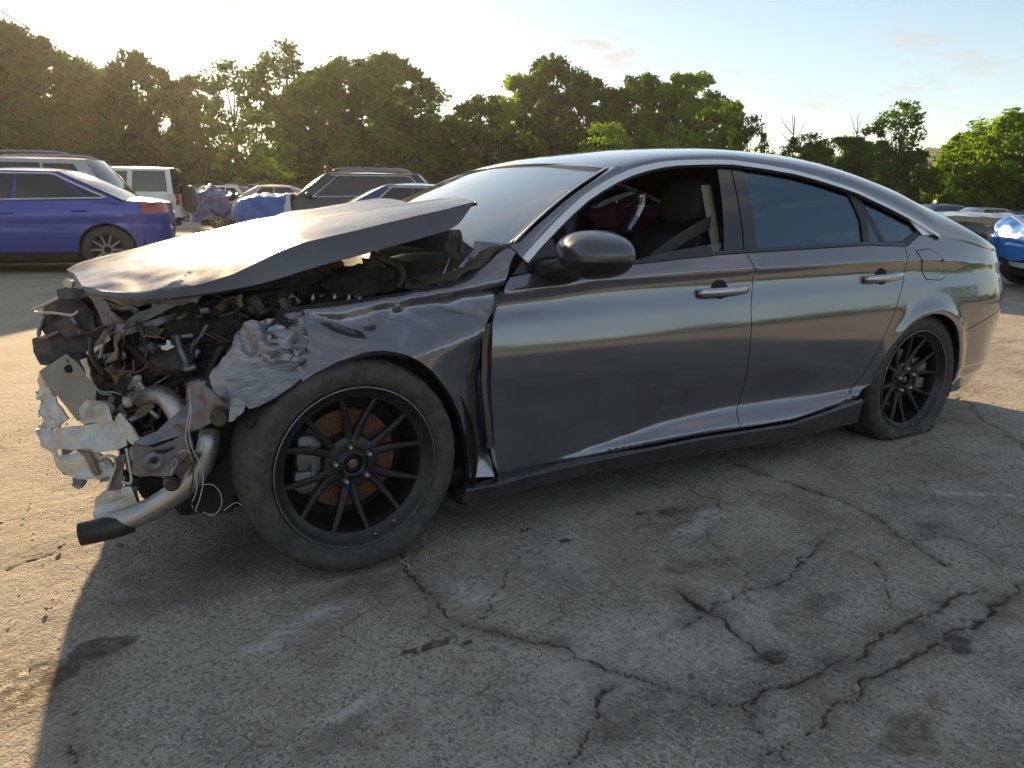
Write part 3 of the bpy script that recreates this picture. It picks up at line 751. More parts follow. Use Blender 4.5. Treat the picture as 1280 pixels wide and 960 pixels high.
def roof_patch(x0, x1, t0, t1, nx, ntt, lift=0.0, hx=None):
    def f(s, t):
        th = t0+(t1-t0)*t; xa = x0(th) if callable(x0) else x0; x = xa+(x1-xa)*s; p = roof_pt(x, th); p[2] += lift; return p
    return patch(f, nx, ntt, True)
def header_x(th): return 1.145-0.075*math.sin(th)
part('roof', thicken(roof_patch(header_x, 2.42, 0.0, math.pi, 40, 41), 0.02), M_grey, car, sharp=40)
tA, tB = math.radians(50), math.radians(130)
part('rear_window', thicken(roof_patch(2.43, 3.33, tA, tB, 26, 25, -0.004), 0.006), G_tint, car, sharp=40)
part('c_pillar', thicken(roof_patch(2.421, 3.90, 0.0, tA, 46, 16), 0.02), M_grey, car, sharp=40)
part('c_pillar', thicken(roof_patch(2.421, 3.90, tB, math.pi, 46, 16), 0.02), M_grey, car, sharp=40)
part('trunk_lid', thicken(roof_patch(3.335, 3.93, tA+0.01, tB-0.01, 18, 25), 0.02), M_grey, car, sharp=40)
part('trunk_lip_corner', shard(pts([(1222, 316, .30), (1236, 320, .30), (1252, 328, .32), (1249, 333, .32), (1228, 335, .29)]), 0.05), M_grey, car)
lip = [roof_pt(3.87+0.05*math.sin(t), t)+np.array([0.0, 0, 0.016]) for t in np.linspace(0.30, math.pi-0.30, 24)]
part('trunk_spoiler', tube(lip, [0.004]+[0.02]*22+[0.004], 8), M_grey, car)
# A pillars
L_in = np.array([at(637, 306, 0.115), at(647, 302, 0.13), at(675, 278, 0.175), at(702, 255, 0.22), at(740, 227, 0.28), at(761, 210, 0.32)])
IN = resample(L_in, 30); OUT = resample(np.array([surf(*p) for p in L_chrome[:8]]), 30)
hl = roof_pt(header_x(0.45), 0.45); OUT2 = OUT.copy()
def apf(s, t):
    a = np.array([np.interp(s*29, range(30), OUT2[:, k]) for k in range(3)]); b = np.array([np.interp(s*29, range(30), IN[:, k]) for k in range(3)])
    return a+(b-a)*t+np.array([-0.010, -0.014, 0.012])*4*t*(1-t)*min(1, s*4+0.2)
V, F = thicken(patch(apf, 30, 8, True), 0.015)
part('a_pillar', (V, F), M_grey, car, sharp=40); part('a_pillar', mirror_y((V, F)), M_grey, car, sharp=40)
# windscreen
def wsf(s, t):
    y = 0.125+(2*YC-0.25)*t; q = 1-((y-YC)/(YC-0.125))**2
    b = np.array([0.60-0.36*q, y, 0.968-0.115*q])
    yy = 0.325+(2*YC-0.65)*t; q2 = 1-((yy-YC)/(YC-0.325))**2
    h = np.array([1.142-0.072*q2, yy, 1.237+0.020*q2]); p = b+(h-b)*s
    p[2] += 0.03*4*s*(1-s)*0.8; return p
part('windscreen', thicken(patch(wsf, 20, 33, True), 0.005), G_wind, car, sharp=40)
seal = [wsf(1.0, t)+np.array([0.006, 0, 0.003]) for t in np.linspace(0, 1, 30)]
part('windscreen_seal', tube(seal, 0.007, 6), M_black, car)
part('windscreen_trim', tube([wsf(s, 0)+np.array([0.0, -0.012, 0.006]) for s in np.linspace(0.02, 0.98, 20)], 0.0035, 6), M_chrome, car)
part('windscreen_seal', tube([wsf(s, 0)+np.array([-0.004, -0.004, 0.002]) for s in np.linspace(0, 1, 20)], 0.006, 6), M_black, car)
# cowl below the glass
def cowl(s, t):
    p = wsf(0, t); return p+np.array([-0.20*s, 0, 0.006-0.06*s-0.05*s*s+0.012*math.sin(s*9)])
part('cowl_panel', thicken(patch(cowl, 9, 25), 0.01), mat('cowl_dusty', (0.10, 0.085, 0.06), 0.75, var=0.4, vscale=25, bump=0.2), car, sharp=40)

# ---------------- door handles
def handle(px0, py0, px1, py1, cx, cy, bw):
    a, b = on_side(px0, py0), on_side(px1, py1); c = on_side(cx, cy)
    def cup(s, t):
        th = 2*math.pi*t; r = s; q = (c[0]+0.044*r*math.cos(th), c[1]+0.036*r*math.sin(th))
        return surf(*q, -0.0015+0.0*(1-r*r))
    part('handle_recess_shade', patch(cup, 7, 25, True), M_dark, car)  # flat dark disc paints the shade of the cup behind the handle
    V, F = [], []; n = 18
    A_, B_ = np.array(a), np.array(b)
    P = []
    for i in range(n):
        t = i/(n-1); q = A_+(B_-A_)*t; pr = -0.006-0.028*math.sin(math.pi*min(max(t, 0.0), 1))**0.5
        P.append(surf(*q, pr))
    T_, F_ = tube(P, [0.006]+[0.012]*(n-2)+[0.006], 10); zl_ = np.interp(T_[:, 0], [P[0][0], P[-1][0]], [P[0][2], P[-1][2]]); T_[:, 2] = zl_+(T_[:, 2]-zl_)*1.45
    part('door_handle', (T_, F_), M_satin, car)
    k = on_side(px1-6, (py0+py1)/2-2)
    part('key_cylinder', xf(lathe([(0.0, -0.003), (0.009, -0.003), (0.010, 0.0), (0.010, 0.01)], 16), None, surf(*k, -0.030)), M_glossblack, car)
handle(871, 366, 932, 360.5, 899, 361.5, 0.02)
handle(1079, 349, 1125, 343.5, 1101, 345.5, 0.02)

# ---------------- door mirror
mc = at(745, 317, -0.10)
def mir(s, t):
    ph = math.pi*s; th = 2*math.pi*t
    d = np.array([-math.sin(ph)*math.cos(th), math.sin(ph)*math.sin(th), math.cos(ph)])
    ex = np.sign(d)*np.abs(d)**0.85
    p = np.array([ex[0]*0.115, ex[1]*0.150, ex[2]*0.072])
    if p[0] > 0.065: p[0] = 0.065+(p[0]-0.065)*0.35
    w = 1-0.35*max(0, -p[1]/0.135)*0.6; p[2] *= w
    p[2] -= 0.02*max(0, d[2]*-1)*(p[1] < 0)*0.5
    R_ = rotm('Z', math.radians(-8)); return R_ @ p+mc
nS, nT = 28, 40
V, F = patch(mir, nS, nT, False)
zc_m = mc[2]-0.016
up_f = [f for f in F if np.mean([V[i][2] for i in f]) >= zc_m+0.0]; lo_f = [f for f in F if np.mean([V[i][2] for i in f]) < zc_m]
mo = part('door_mirror', (V, lo_f), M_black, car)
Vc = mc+(V-mc)*1.012
part('mirror_cap', (Vc, up_f), mat('mirror_cap_dimmed_paint', (0.10, 0.10, 0.112), 0.30, 0.6, 0.5, 0.12, dust=0.08), mo)  # body paint darkened here to hold down the cap's sky reflection
part('mirror_glass', xf(lathe([(0.0, 0.0), (0.055, 0.0)], 24, 'x'), None, mc+np.array([0.082, 0.0, 0.004])), mat('mirror_silver', (0.8, 0.8, 0.8), 0.02, 1.0), mo)
arm = smooth_path([surf(*on_side(676, 336), 0.0), at(690, 334, -0.01), at(705, 333, -0.05), mc+np.array([0, 0.03, -0.045])], 6)
part('mirror_arm', tube(arm, np.linspace(0.028, 0.022, len(arm)), 12), M_black, mo)

# ---------------- wheels
def tyre_mesh(flat=0.0, R=0.333):
    prof = [(0.243, 0.030), (0.250, 0.014), (0.262, 0.004), (0.285, -0.004), (0.305, -0.003), (0.320, 0.006), (0.329, 0.020), (0.332, 0.040), (0.333, 0.068), (0.326, 0.070), (0.326, 0.078), (0.333, 0.080),
            (0.334, 0.108), (0.327, 0.110), (0.327, 0.118), (0.334, 0.120), (0.334, 0.146), (0.326, 0.148), (0.326, 0.156), (0.333, 0.158), (0.332, 0.195), (0.327, 0.222), (0.315, 0.236), (0.29, 0.243), (0.26, 0.238), (0.243, 0.215)]
    n = 180; V, F = lathe(prof, n); m = len(prof)
    rr = np.hypot(V[:, 0], V[:, 2]); yy = V[:, 1]
    for k in range(n):
        for j in range(m):
            i = k*m+j
            if rr[i] > 0.3235 and 0.010 < yy[i] < 0.235:
                off = (k+int(abs(yy[i]-0.114)*55)) % 6
                if off == 0 and not (flat < 0.3 and V[i, 2] < -0.12): V[i, 0] *= 0.984; V[i, 2] *= 0.984
    if flat > 0:                              # sag onto the ground plane z = -flat
        for i in range(len(V)):
            if V[i, 2] < -flat:
                over = -flat-V[i, 2]; V[i, 2] = -flat+0.0004*over
                V[i, 1] += (-0.020 if V[i, 1] < 0.11 else 0.020)*min(1, over/0.05)
            elif V[i, 2] < 0 and abs(V[i, 0]) < 0.2:
                b = sstep(-0.14, -flat, V[i, 2]); V[i, 1] += (-0.016 if V[i, 1] < 0.11 else 0.016)*b
    return V, F
def wheel(center, steer, flat, rot, front):
    C_ = np.array(center); R_ = rotm('Z', steer)
    def pl(VF, name, m, par, sharp=None): return part(name, xf(VF, R_, C_), m, par, sharp=sharp)
    w = bpy.data.objects.new('wheel', None); link(w); w.parent = car; w.empty_display_size = 0.1
    pl(tyre_mesh(flat), 'tyre', M_rubber, w, 45)
    # rim barrel, lip and bead edge
    barrel = [(0.250, 0.020), (0.2505, 0.006), (0.247, 0.003), (0.243, 0.006), (0.238, 0.018), (0.224, 0.028), (0.215, 0.034), (0.212, 0.05), (0.208, 0.10), (0.206, 0.19), (0.225, 0.21), (0.245, 0.216)]
    pl(lathe(barrel, 96), 'rim', M_rim, w, 35)
    pl(lathe([(0.2485, 0.0035), (0.2515, 0.0025), (0.2525, 0.005), (0.2505, 0.0085), (0.2485, 0.0035)], 96), 'rim_edge', M_rimedge, w)
    # spokes, concave towards the hub
    for k in range(12):
        a = rot+2*math.pi*k/12+(0.055 if k % 2 else -0.055)*0.0
        hub_a = rot+2*math.pi*(k//2)/6+2*math.pi/24+(0.13 if k % 2 else -0.13)
        V = []; n = 10
        for i in range(n):
            t = i/(n-1); r_ = 0.066+(0.224-0.066)*t; an = hub_a+(a-hub_a)*min(1, t*1.05)
            y0 = 0.064-0.034*t**1.3; hw = 0.0138-0.0058*t; dep_ = 0.030-0.012*t
            c = np.array([r_*math.cos(an), 0, r_*math.sin(an)]); tg = np.array([-math.sin(an), 0, math.cos(an)])
            for (u, v) in ((-1, 1), (-0.95, 0.25), (-0.35, 0), (0.35, 0), (0.95, 0.25), (1, 1)):
                V.append(c+tg*hw*u+np.array([0, y0+dep_*v, 0]))
        F = []
        for i in range(n-1):
            for j in range(5): q = i*6+j; F.append((q, q+1, q+7, q+6))
        F.append(tuple(range((n-1)*6, n*6)))
        pl((np.array(V), F), 'spoke', M_rim, w, 40)
    hubp = [(0.030, 0.082), (0.030, 0.050), (0.036, 0.046), (0.044, 0.052), (0.052, 0.062), (0.070, 0.063), (0.084, 0.069), (0.088, 0.085), (0.088, 0.11)]
    pl(lathe(hubp, 48), 'hub', M_rim, w, 30)
    pl(lathe([(0.0, 0.066), (0.029, 0.068), (0.030, 0.082)], 24), 'bore', M_dark, w, 30)
    pl(lathe([(0.0, 0.052), (0.010, 0.052), (0.0165, 0.054), (0.0165, 0.068)], 6), 'hub_nut', mat('rusty_nut', (0.20, 0.13, 0.09), 0.5, 0.7), w, 20)
    for k in range(5):
        a = rot+2*math.pi*k/5+math.radians(17.5)
        p = (0.057*math.cos(a), 0, 0.057*math.sin(a))
        pl(xf(lathe([(0.013, 0.0575), (0.0125, 0.0625)], 16), None, p), 'lug_seat', M_dark, w)
        pl(xf(lathe([(0.0, 0.038), (0.005, 0.0385), (0.0082, 0.043), (0.009, 0.066)], 12), None, p), 'lug_nut', mat('steel_lug', (0.75, 0.72, 0.68), 0.3, 0.9), w, 40)
    a = math.radians(-78)+rot*0; p = np.array((0.231*math.cos(a), 0.016, 0.231*math.sin(a)))
    pl(tube([p+np.array((0, 0.012, 0)), p+np.array((0, -0.006, 0))], 0.0045, 8), 'valve', mat('valve_grey', (0.3, 0.3, 0.3), 0.4, 0.8), w)
    a = math.radians(-60); p = np.array((0.231*math.cos(a), 0.020, 0.231*math.sin(a)))
    pl(xf(lathe([(0.0, 0.0), (0.004, 0.0), (0.005, 0.006)], 10), None, p), 'valve', MAT['valve_grey'], w)
    # brake disc and caliper
    drot = R_
    rd = 0.158 if front else 0.145
    pl(lathe([(0.05, 0.105), (0.088, 0.105), (0.09, 0.118), (rd-0.002, 0.118), (rd, 0.12), (rd, 0.142), (0.09, 0.142)], 64), 'brake_disc', M_rust if front else M_steel, w, 30)
    if front:
        holes = []
        for k in range(36):
            a = 2*math.pi*k/36; rr = (0.105, 0.122, 0.14)[k % 3]
            holes.append(xf(lathe([(0.0, 0.1172), (0.0032, 0.1172)], 8), None, (rr*math.cos(a), 0, rr*math.sin(a))))
        for h_ in holes: pl(h_, 'disc_hole', M_dark, w)
    cal = []
    V, F = box((0, 0, 0), (0.075, 0.085, 0.185), 0.012); V[:, 0] -= 0.10*(V[:, 2]/0.16)**2*-1
    cal.append((V+np.array((-0.150, 0.125, 0.0)), F))
    cal.append(xf(box((0, 0, 0), (0.05, 0.03, 0.055), 0.006), None, (-0.145, 0.075, 0.035)))
    cal.append(xf(box((0, 0, 0), (0.05, 0.03, 0.055), 0.006), None, (-0.150, 0.075, -0.04)))
    cal.append(tube([(-0.118, 0.07, 0.06), (-0.118, 0.07, -0.06)], 0.008, 8))
    Rc = rotm('Y', math.radians(4 if front else 180))
    pl(xf(join(cal), Rc), 'brake_caliper', mat('caliper_grey', (0.17, 0.17, 0.175), 0.45, 0.5, dust=0.3), w, 35)
    # the closed inner side of the rim
    pl(lathe([(0.0, 0.17), (0.205, 0.17)], 40), 'backing_plate', M_dark, w)
    return w
wheel((0.016, 0.0, 0.333), math.radians(1.0), 0.333, math.radians(9), True)
wheel((2.825, 0.035, 0.272), 0.0, 0.270, math.radians(4), False)
for wx, wz in ((0.0, 0.333), (2.825, 0.31)):
    V, F = tyre_mesh(wz); V = V+np.array((wx, 0.02, wz)); part('tyre', mirror_y((V, F)), M_rubber, car)
# wheel-arch liners
def liner(cx, cz, R0, y0, y1, a0, a1):
    def f(s, t):
        a = math.radians(a0+(a1-a0)*s); rr = R0+0.006*math.sin(t*28)
        return np.array([cx+rr*math.cos(a), y0+(y1-y0)*t, cz+rr*math.sin(a)])
    return thicken(patch(f, 40, 14), 0.004)
part('wheel_liner', liner(0.05, 0.30, 0.385, 0.035, 0.42, -28, 150), M_liner, car)
part('wheel_liner', liner(2.81, 0.275, 0.355, 0.045, 0.40, -20, 200), M_liner, car)
part('wheel_liner', thicken(patch(lambda s, t: np.array([-0.33+0.78*s, 0.42, 0.12+0.60*t]), 6, 6, True), 0.004), M_liner, car)
part('wheel_liner', thicken(patch(lambda s, t: np.array([2.45+0.76*s, 0.40, 0.12+0.55*t]), 6, 6, True), 0.004), M_liner, car)

# ---------------- floor pan, inner structure
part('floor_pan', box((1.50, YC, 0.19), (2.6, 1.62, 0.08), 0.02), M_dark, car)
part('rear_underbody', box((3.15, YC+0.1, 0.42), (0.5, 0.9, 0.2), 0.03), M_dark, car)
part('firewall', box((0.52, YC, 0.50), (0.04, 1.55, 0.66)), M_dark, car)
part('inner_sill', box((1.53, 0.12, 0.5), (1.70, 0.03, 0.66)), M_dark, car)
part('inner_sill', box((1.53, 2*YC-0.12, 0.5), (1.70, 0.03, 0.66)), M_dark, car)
part('inner_quarter', box((3.05, 0.22, 0.60), (1.15, 0.03, 0.5)), M_dark, car)
jamb = shard([at(603, 405, 0.05), at(616, 404, 0.03), at(615, 480, 0.035), at(617, 560, 0.035), at(610, 560, 0.06), at(602, 480, 0.06)], 0.004, 0.0)
part('door_jamb', jamb, mat('jamb_tan', (0.20, 0.17, 0.13), 0.6, 0.3, var=0.3, vscale=12), car)

# ---------------- cabin
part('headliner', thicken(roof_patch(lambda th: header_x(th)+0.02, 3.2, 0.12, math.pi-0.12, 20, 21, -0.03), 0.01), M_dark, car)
def dash(s, t):
    a = math.pi*s; return np.array([0.72-0.20*math.cos(a)*-1, 0.16+1.54*t, 0.76+0.13*math.sin(a)])
part('dashboard', patch(dash, 12, 12), M_black, car)
part('dashboard', box((0.78, YC, 0.55), (0.25, 1.5, 0.44), 0.04), M_black, car)
sw = [np.array([0.98-0.06*math.sin(a)*0.4, 0.50+0.18*math.cos(a), 0.78+0.17*math.sin(a)]) for a in np.linspace(0, 2*math.pi, 33)]
part('steering_wheel', tube(sw, 0.016, 8, False), M_black, car)
part('steering_hub', xf(lathe([(0.0, -0.03), (0.07, -0.02), (0.08, 0.03), (0.0, 0.05)], 20, 'x'), None, (0.98, 0.50, 0.77)), M_black, car)
def superell(c, h, e=0.6, nS=14, nT=20, shape=None):
    def f(s, t):
        ph = math.pi*s-math.pi/2; th = 2*math.pi*t
        g = lambda v: math.copysign(abs(v)**e, v)
        p = np.array([g(math.cos(ph))*g(math.cos(th))*h[0], g(math.cos(ph))*g(math.sin(th))*h[1], g(math.sin(ph))*h[2]])
        if shape: p = shape(p)
        return p+np.asarray(c)
    return patch(f, nS, nT, True)
for sy, nm in ((0.50, 'driver'), (1.36, 'passenger')):
    st = part('seat', superell((1.36, sy, 0.42), (0.28, 0.25, 0.12)), M_leather, car)
    lean = rotm('Y', math.radians(22))
    V, F = superell((0, 0, 0), (0.085, 0.245, 0.34), 0.55, 16, 24, lambda p: np.array([p[0]-0.05*(abs(p[1])/0.245)**2, p[1]*(1-0.18*max(0, p[2]/0.34)**2), p[2]]))
    V = V @ lean.T+np.array([1.60, sy, 0.73])
    part('backrest', (V, F), M_leather, st)
    V, F = superell((0, 0, 0), (0.055, 0.15, 0.28), 0.55, 14, 20); V = V @ lean.T+np.array([1.545, sy, 0.72]); part('backrest_insert', (V, F), M_fabric, st)
    V, F = superell((0, 0, 0), (0.052, 0.135, 0.105), 0.6, 14, 22); V = V @ rotm('Y', math.radians(10)).T+np.array([1.70, sy, 1.115]); part('headrest', (V, F), M_fabric, st)
    for q in (-0.06, 0.06): part('headrest_post', tube([(1.70, sy+q, 1.0), (1.72, sy+q, 1.08)], 0.006, 6), M_satin, st)
part('rear_seat', superell((2.45, YC, 0.62), (0.16, 0.62, 0.36), 0.5), M_leather, car)
part('rear_seat', superell((2.2, YC, 0.36), (0.30, 0.62, 0.13), 0.5), M_leather, car)
def strap(a, b, w, sag):
    a, b = np.array(a), np.array(b)
    def f(s, t):
        p = a+(b-a)*s+np.array([0, 0, -sag*math.sin(math.pi*s)]); return p+np.array([0.0, 0.0, 1.0])*(t-0.5)*w
    return thicken(patch(f, 12, 3), 0.002)
bl0, bl1 = at(812, 326, 0.20), at(888, 278, 0.22)
part('seat_belt', strap(bl0, bl1, 0.052, -0.01), M_strap, car)
part('b_pillar_sun_stripe', thicken(patch(lambda s, t: np.array([1.665+0.035*t, 0.21+0.16*(s)-0.02*math.sin(3*t), 0.72+0.46*s]), 12, 5, True), 0.01), M_cream, car)  # cream strip stands in for sunlight caught on the pillar's edge seal
part('b_pillar_inner', box((1.78, 0.30, 0.72), (0.08, 0.04, 0.62), 0.01), M_black, car)
# ================================================================== crushed front of the car
# ---------------- near fender: surface y(x, z) through control points
FROWS = [  # polylines of (x, z, y): crest, hollow, swage, arch lip ...
    [(0.62, 0.975, 0.110), (0.52, 0.985, 0.19)], [(0.62, 0.93, 0.09), (0.53, 0.94, 0.145), (0.45, 0.905, 0.165), (0.37, 0.862, 0.158)],
    [(0.60, 0.868, 0.060), (0.50, 0.862, 0.082), (0.40, 0.850, 0.100), (0.30, 0.836, 0.110), (0.20, 0.824, 0.112), (0.10, 0.812, 0.108), (0.0, 0.800, 0.104), (-0.10, 0.79, 0.10)],
    [(0.585, 0.842, 0.076), (0.50, 0.832, 0.098), (0.40, 0.816, 0.116), (0.30, 0.800, 0.124), (0.20, 0.788, 0.122), (0.13, 0.782, 0.115)],
    [(0.570, 0.800, 0.070), (0.50, 0.790, 0.086), (0.40, 0.775, 0.096), (0.30, 0.762, 0.098), (0.22, 0.752, 0.092)],
    [(0.525, 0.735, 0.030), (0.46, 0.712, 0.022), (0.38, 0.690, 0.020), (0.31, 0.672, 0.018)], [(0.505, 0.69, 0.052), (0.44, 0.668, 0.036), (0.385, 0.645, 0.028)],
    [(0.48, 0.56, 0.064), (0.42, 0.55, 0.048), (0.375, 0.54, 0.036)], [(0.48, 0.42, 0.072), (0.42, 0.42, 0.056), (0.385, 0.42, 0.046)], [(0.49, 0.28, 0.070), (0.43, 0.26, 0.060), (0.38, 0.26, 0.052)],
    [(0.35, 0.52, 0.026), (0.30, 0.59, 0.014), (0.25, 0.632, 0.006), (0.18, 0.672, 0.0), (0.10, 0.690, -0.004), (0.03, 0.688, -0.006), (-0.04, 0.670, -0.004), (-0.10, 0.643, 0.0), (-0.18, 0.610, 0.004)],
    [(0.25, 0.672, 0.020), (0.17, 0.706, 0.024), (0.10, 0.722, 0.028), (0.03, 0.722, 0.030), (-0.05, 0.70, 0.028), (-0.13, 0.665, 0.028)],
    [(-0.10, 0.789, 0.112), (-0.02, 0.768, 0.100), (0.06, 0.752, 0.088), (0.13, 0.764, 0.094)],
    [(0.09, 0.738, 0.056), (0.03, 0.735, 0.054), (-0.06, 0.728, 0.052), (-0.13, 0.712, 0.054), (-0.2, 0.69, 0.056)], [(0.37, 0.866, 0.162), (0.20, 0.85, 0.15), (0.0, 0.822, 0.14), (-0.10, 0.81, 0.135), (-0.2, 0.79, 0.13)], [(-0.22, 0.60, 0.01), (-0.24, 0.65, 0.03)]]
FP = []
for R_ in FROWS:
    Q_ = resample(R_, max(2, int(np.linalg.norm(np.diff(np.array(R_), axis=0), axis=1).sum()/0.028)+1)); FP += [tuple(q) for q in Q_]
FP = np.array(FP); XZ = FP[:, :2]
def _k(d): return np.sqrt(d*d+0.007**2)
Dm = np.sqrt(((XZ[:, None]-XZ[None])**2).sum(2)); nF = len(FP)
Am = np.zeros((nF+3, nF+3)); Am[:nF, :nF] = _k(Dm)+np.eye(nF)*-0.004; Am[:nF, nF] = 1; Am[:nF, nF+1:] = XZ; Am[nF:, :nF] = Am[:nF, nF:].T
Wf = np.linalg.solve(Am, np.concatenate([FP[:, 2], [0, 0, 0]]))
CRS = [([(384, 393), (420, 404), (462, 421)], 0.016, 0.020), ([(460, 421), (484, 399), (503, 387)], -0.014, 0.024), ([(503, 387), (520, 392), (545, 402)], -0.010, 0.020), ([(606, 401), (570, 417), (534, 432), (508, 441)], -0.012, 0.022),
       ([(448, 384), (540, 372), (624, 359)], -0.009, 0.020), ([(500, 425), (520, 412), (560, 404)], 0.008, 0.025), ([(608, 430), (598, 470), (604, 520), (612, 560)], 0.016, 0.022), ([(395, 428), (425, 432), (470, 432)], 0.009, 0.018), ([(560, 385), (590, 392), (606, 398)], 0.010, 0.018), ([(596, 306), (606, 330), (590, 350)], 0.010, 0.02)]
CRS = [(np.array([at(a, b, 0.06)[[0, 2]] for a, b in L_]), A_, w_) for L_, A_, w_ in CRS]
def crease(x, z):
    o = 0.0; p = np.array((x, z))
    for P, A_, w_ in CRS:
        d = 9.0
        for i in range(len(P)-1):
            e = P[i+1]-P[i]; t = min(max(((p-P[i]) @ e)/(e @ e), 0), 1); d = min(d, math.hypot(*(P[i]+e*t-p)))
        if d < w_*3: q = d/w_; o += A_*(math.exp(-q*1.1) if q > 0.12 else math.exp(-0.132)-(0.12-q)*0.4)
    return o
def fy(x, z): return fy0(x, z)+crease(x, z)
def fy0(x, z):
    d = np.sqrt((XZ[:, 0]-x)**2+(XZ[:, 1]-z)**2); wr = sstep(0.10, -0.12, x)*sstep(0.66, 0.70, z); q_ = (x, 0.0, z)
    return Wf[:nF] @ _k(d)+Wf[nF]+Wf[nF+1]*x+Wf[nF+2]*z+(wr*0.020*(0.35-1.4*abs(nz(q_, 9.0, 4.2)))+0.006*(x < 0.45)*sstep(0.60, 0.40, x)*sstep(0.68, 0.72, z)*(0.3-1.2*abs(nz(q_, 6.0, 8.2))) if x < 0.45 else 0)
def ftr(L_):
    o = []
    for px, py in L_:
        y = 0.06
        for _ in range(25):
            P = at(px, py, y); y = 0.6*y+0.4*fy(P[0], P[2])
        o.append((P[0], P[2]))
    return o
fender_px = [(588, 597), (586, 575), (583, 550), (575, 519), (563, 493), (542, 465), (527, 453), (510, 444), (494, 440), (478, 438), (464, 439), (450, 442), (422, 452), (393, 467), (378, 477),
             (372, 462), (374, 448), (384, 440), (380, 425), (366, 416), (352, 408), (352, 396), (380, 387), (410, 381), (442, 375), (472, 370), (505, 365), (532, 361), (552, 355), (566, 343), (580, 326), (592, 312), (592.5, 301), (615, 303), (637, 305), (648, 310), (637, 332), (632, 350), (629, 357),
             (622, 375), (614, 392), (606, 408), (601, 428), (600, 450), (601, 470), (604, 500), (609, 540), (614, 575), (618, 596)]
panel('front_fender', ftr(fender_px), M_grey, car, gap=0, dx=0.012, dz=0.009, flange=0.025, disp=lambda x, z: np.array([x, fy(x, z), z]))
# window-like clear film on the fender's upper corner
# far fender (undamaged) in simple form
def ffar(s, t):
    x = -0.55+1.15*s; zt = 0.80+0.14*s; z = 0.30+(zt-0.30)*min(t*1.25, 1); y = 0.02+0.05*sstep(0.7, 1, t)+(0.20*max(0, (t-0.8)/0.2))
    return np.array([x, 2*YC-y, z])
V, F = patch(ffar, 24, 12, True)
F = [f for f in F if not (np.hypot(np.mean([V[i][0] for i in f])-0.0, np.mean([V[i][2] for i in f])-0.33) < 0.36)]
part('front_fender', thicken((V, F), 0.01), M_grey, car)

# ---------------- bonnet, buckled and lifted at the back
low = resample(pts([(107, 365, .36), (140, 371, .26), (175, 374, .21), (215, 372, .18), (250, 368, .16), (290, 362, .14), (320, 356, .13), (350, 348, .125), (380, 338, .12), (455, 317, .12), (515, 301, .125), (560, 288, .135), (574, 280, .14), (593, 253, .16)]), 60)
fold = resample(pts([(103, 359, .40), (140, 364, .29), (175, 366, .24), (215, 362, .20), (250, 355, .18), (290, 343, .155), (320, 329, .145), (350, 314, .14), (380, 302.5, .14), (455, 286, .145), (515, 271, .15), (560, 260.5, .155), (574, 257, .158), (594, 252, .165)]), 60)
cent = resample(pts([(83, 337, .93), (105, 329, .93), (130, 322, .93), (165, 311.5, .93), (200, 302, .93), (230, 294.5, .93), (260, 289, .93), (305, 282.5, .93), (350, 277, .92), (400, 269.5, .91), (450, 263, .9), (490, 259.5, .88), (528, 259.5, .86)]), 60)
def hood_c(s):
    i = s*59; g = lambda A: np.array([np.interp(i, range(60), A[:, k]) for k in range(3)])
    return g(low), g(fold), g(cent)
CRE = [np.array([at(200, 360, .22), at(222, 351, .28), at(244, 336, .38), at(262, 318, .55)]), np.array([at(120, 352, .45), at(150, 352, .40), at(190, 349, .36), at(240, 351, .24)])]
def seg_d(p, A):
    b = 9
    for i in range(len(A)-1):
        d = A[i+1]-A[i]; t = np.clip(((p-A[i])@d)/(d@d), 0, 1); b = min(b, np.linalg.norm(A[i]+d*t-p))
    return b
def hood_f(s, t):
    l, f, c = hood_c(s)
    if t < 0.12:
        q = t/0.12; p = l+(f-l)*q; n = np.array([0, -1.0, 0.1]); return p+n*0.0012*4*q*(1-q)
    fa = np.array([c[0]+0.14*(1-s), 2*YC-f[1], f[2]-0.02-0.02*(1-s)])
    if t < 0.62:
        q = (t-0.12)/0.50; p = f+(c-f)*q; p[2] += 0.035*math.sin(math.pi*q)*(0.55+0.45*s)*(1-0.6*q)
    else:
        q = (t-0.62)/0.38; p = c+(fa-c)*q; p[2] += 0.03*math.sin(math.pi*q)
    w = sstep(0.16, 0.03, abs(t-0.2))*0+1
    p[2] += 0.0045*math.exp(-(seg_d(p, CRE[0])/0.012)**2)
    am = 0.0025*sstep(0.42, 0.05, s)*sstep(0.75, 0.12, t)+0.0012
    p[2] += am*(nz(p, 7.0, 2.0)+0.6*nz(p, 16.0, 5.0))
    return p
ni, nj = 90, 72
TS = np.concatenate([np.linspace(0, 0.12, 7), np.linspace(0.12, 1, nj-6)[1:]])
def hood_fold(s, t):
    q = t*nj; return hood_f(s, np.interp(q, range(nj+1), TS) if len(TS) == nj+1 else np.interp(t, np.linspace(0, 1, len(TS)), TS))
part('bonnet', thicken(patch(hood_fold, ni, len(TS), True), 0.012), M_hood, car, sharp=28)
lip_t = pts([(118, 367, .34), (150, 371, .26), (185, 372, .22), (225, 368.5, .19), (252, 366, .17), (245, 373, .20), (215, 380, .24), (180, 381, .27), (150, 377, .30)])
part('bonnet_inner_lip', shard(lip_t, 0.006, 0.010, 0.018, 22, 3), M_scrape, car)
part('bonnet_frame', thicken(patch(lambda s, t: hood_f(0.06+0.88*s, 0.16+0.5*t)-np.array([0, 0, 0.035]), 24, 10, True), 0.008), M_dark, car)
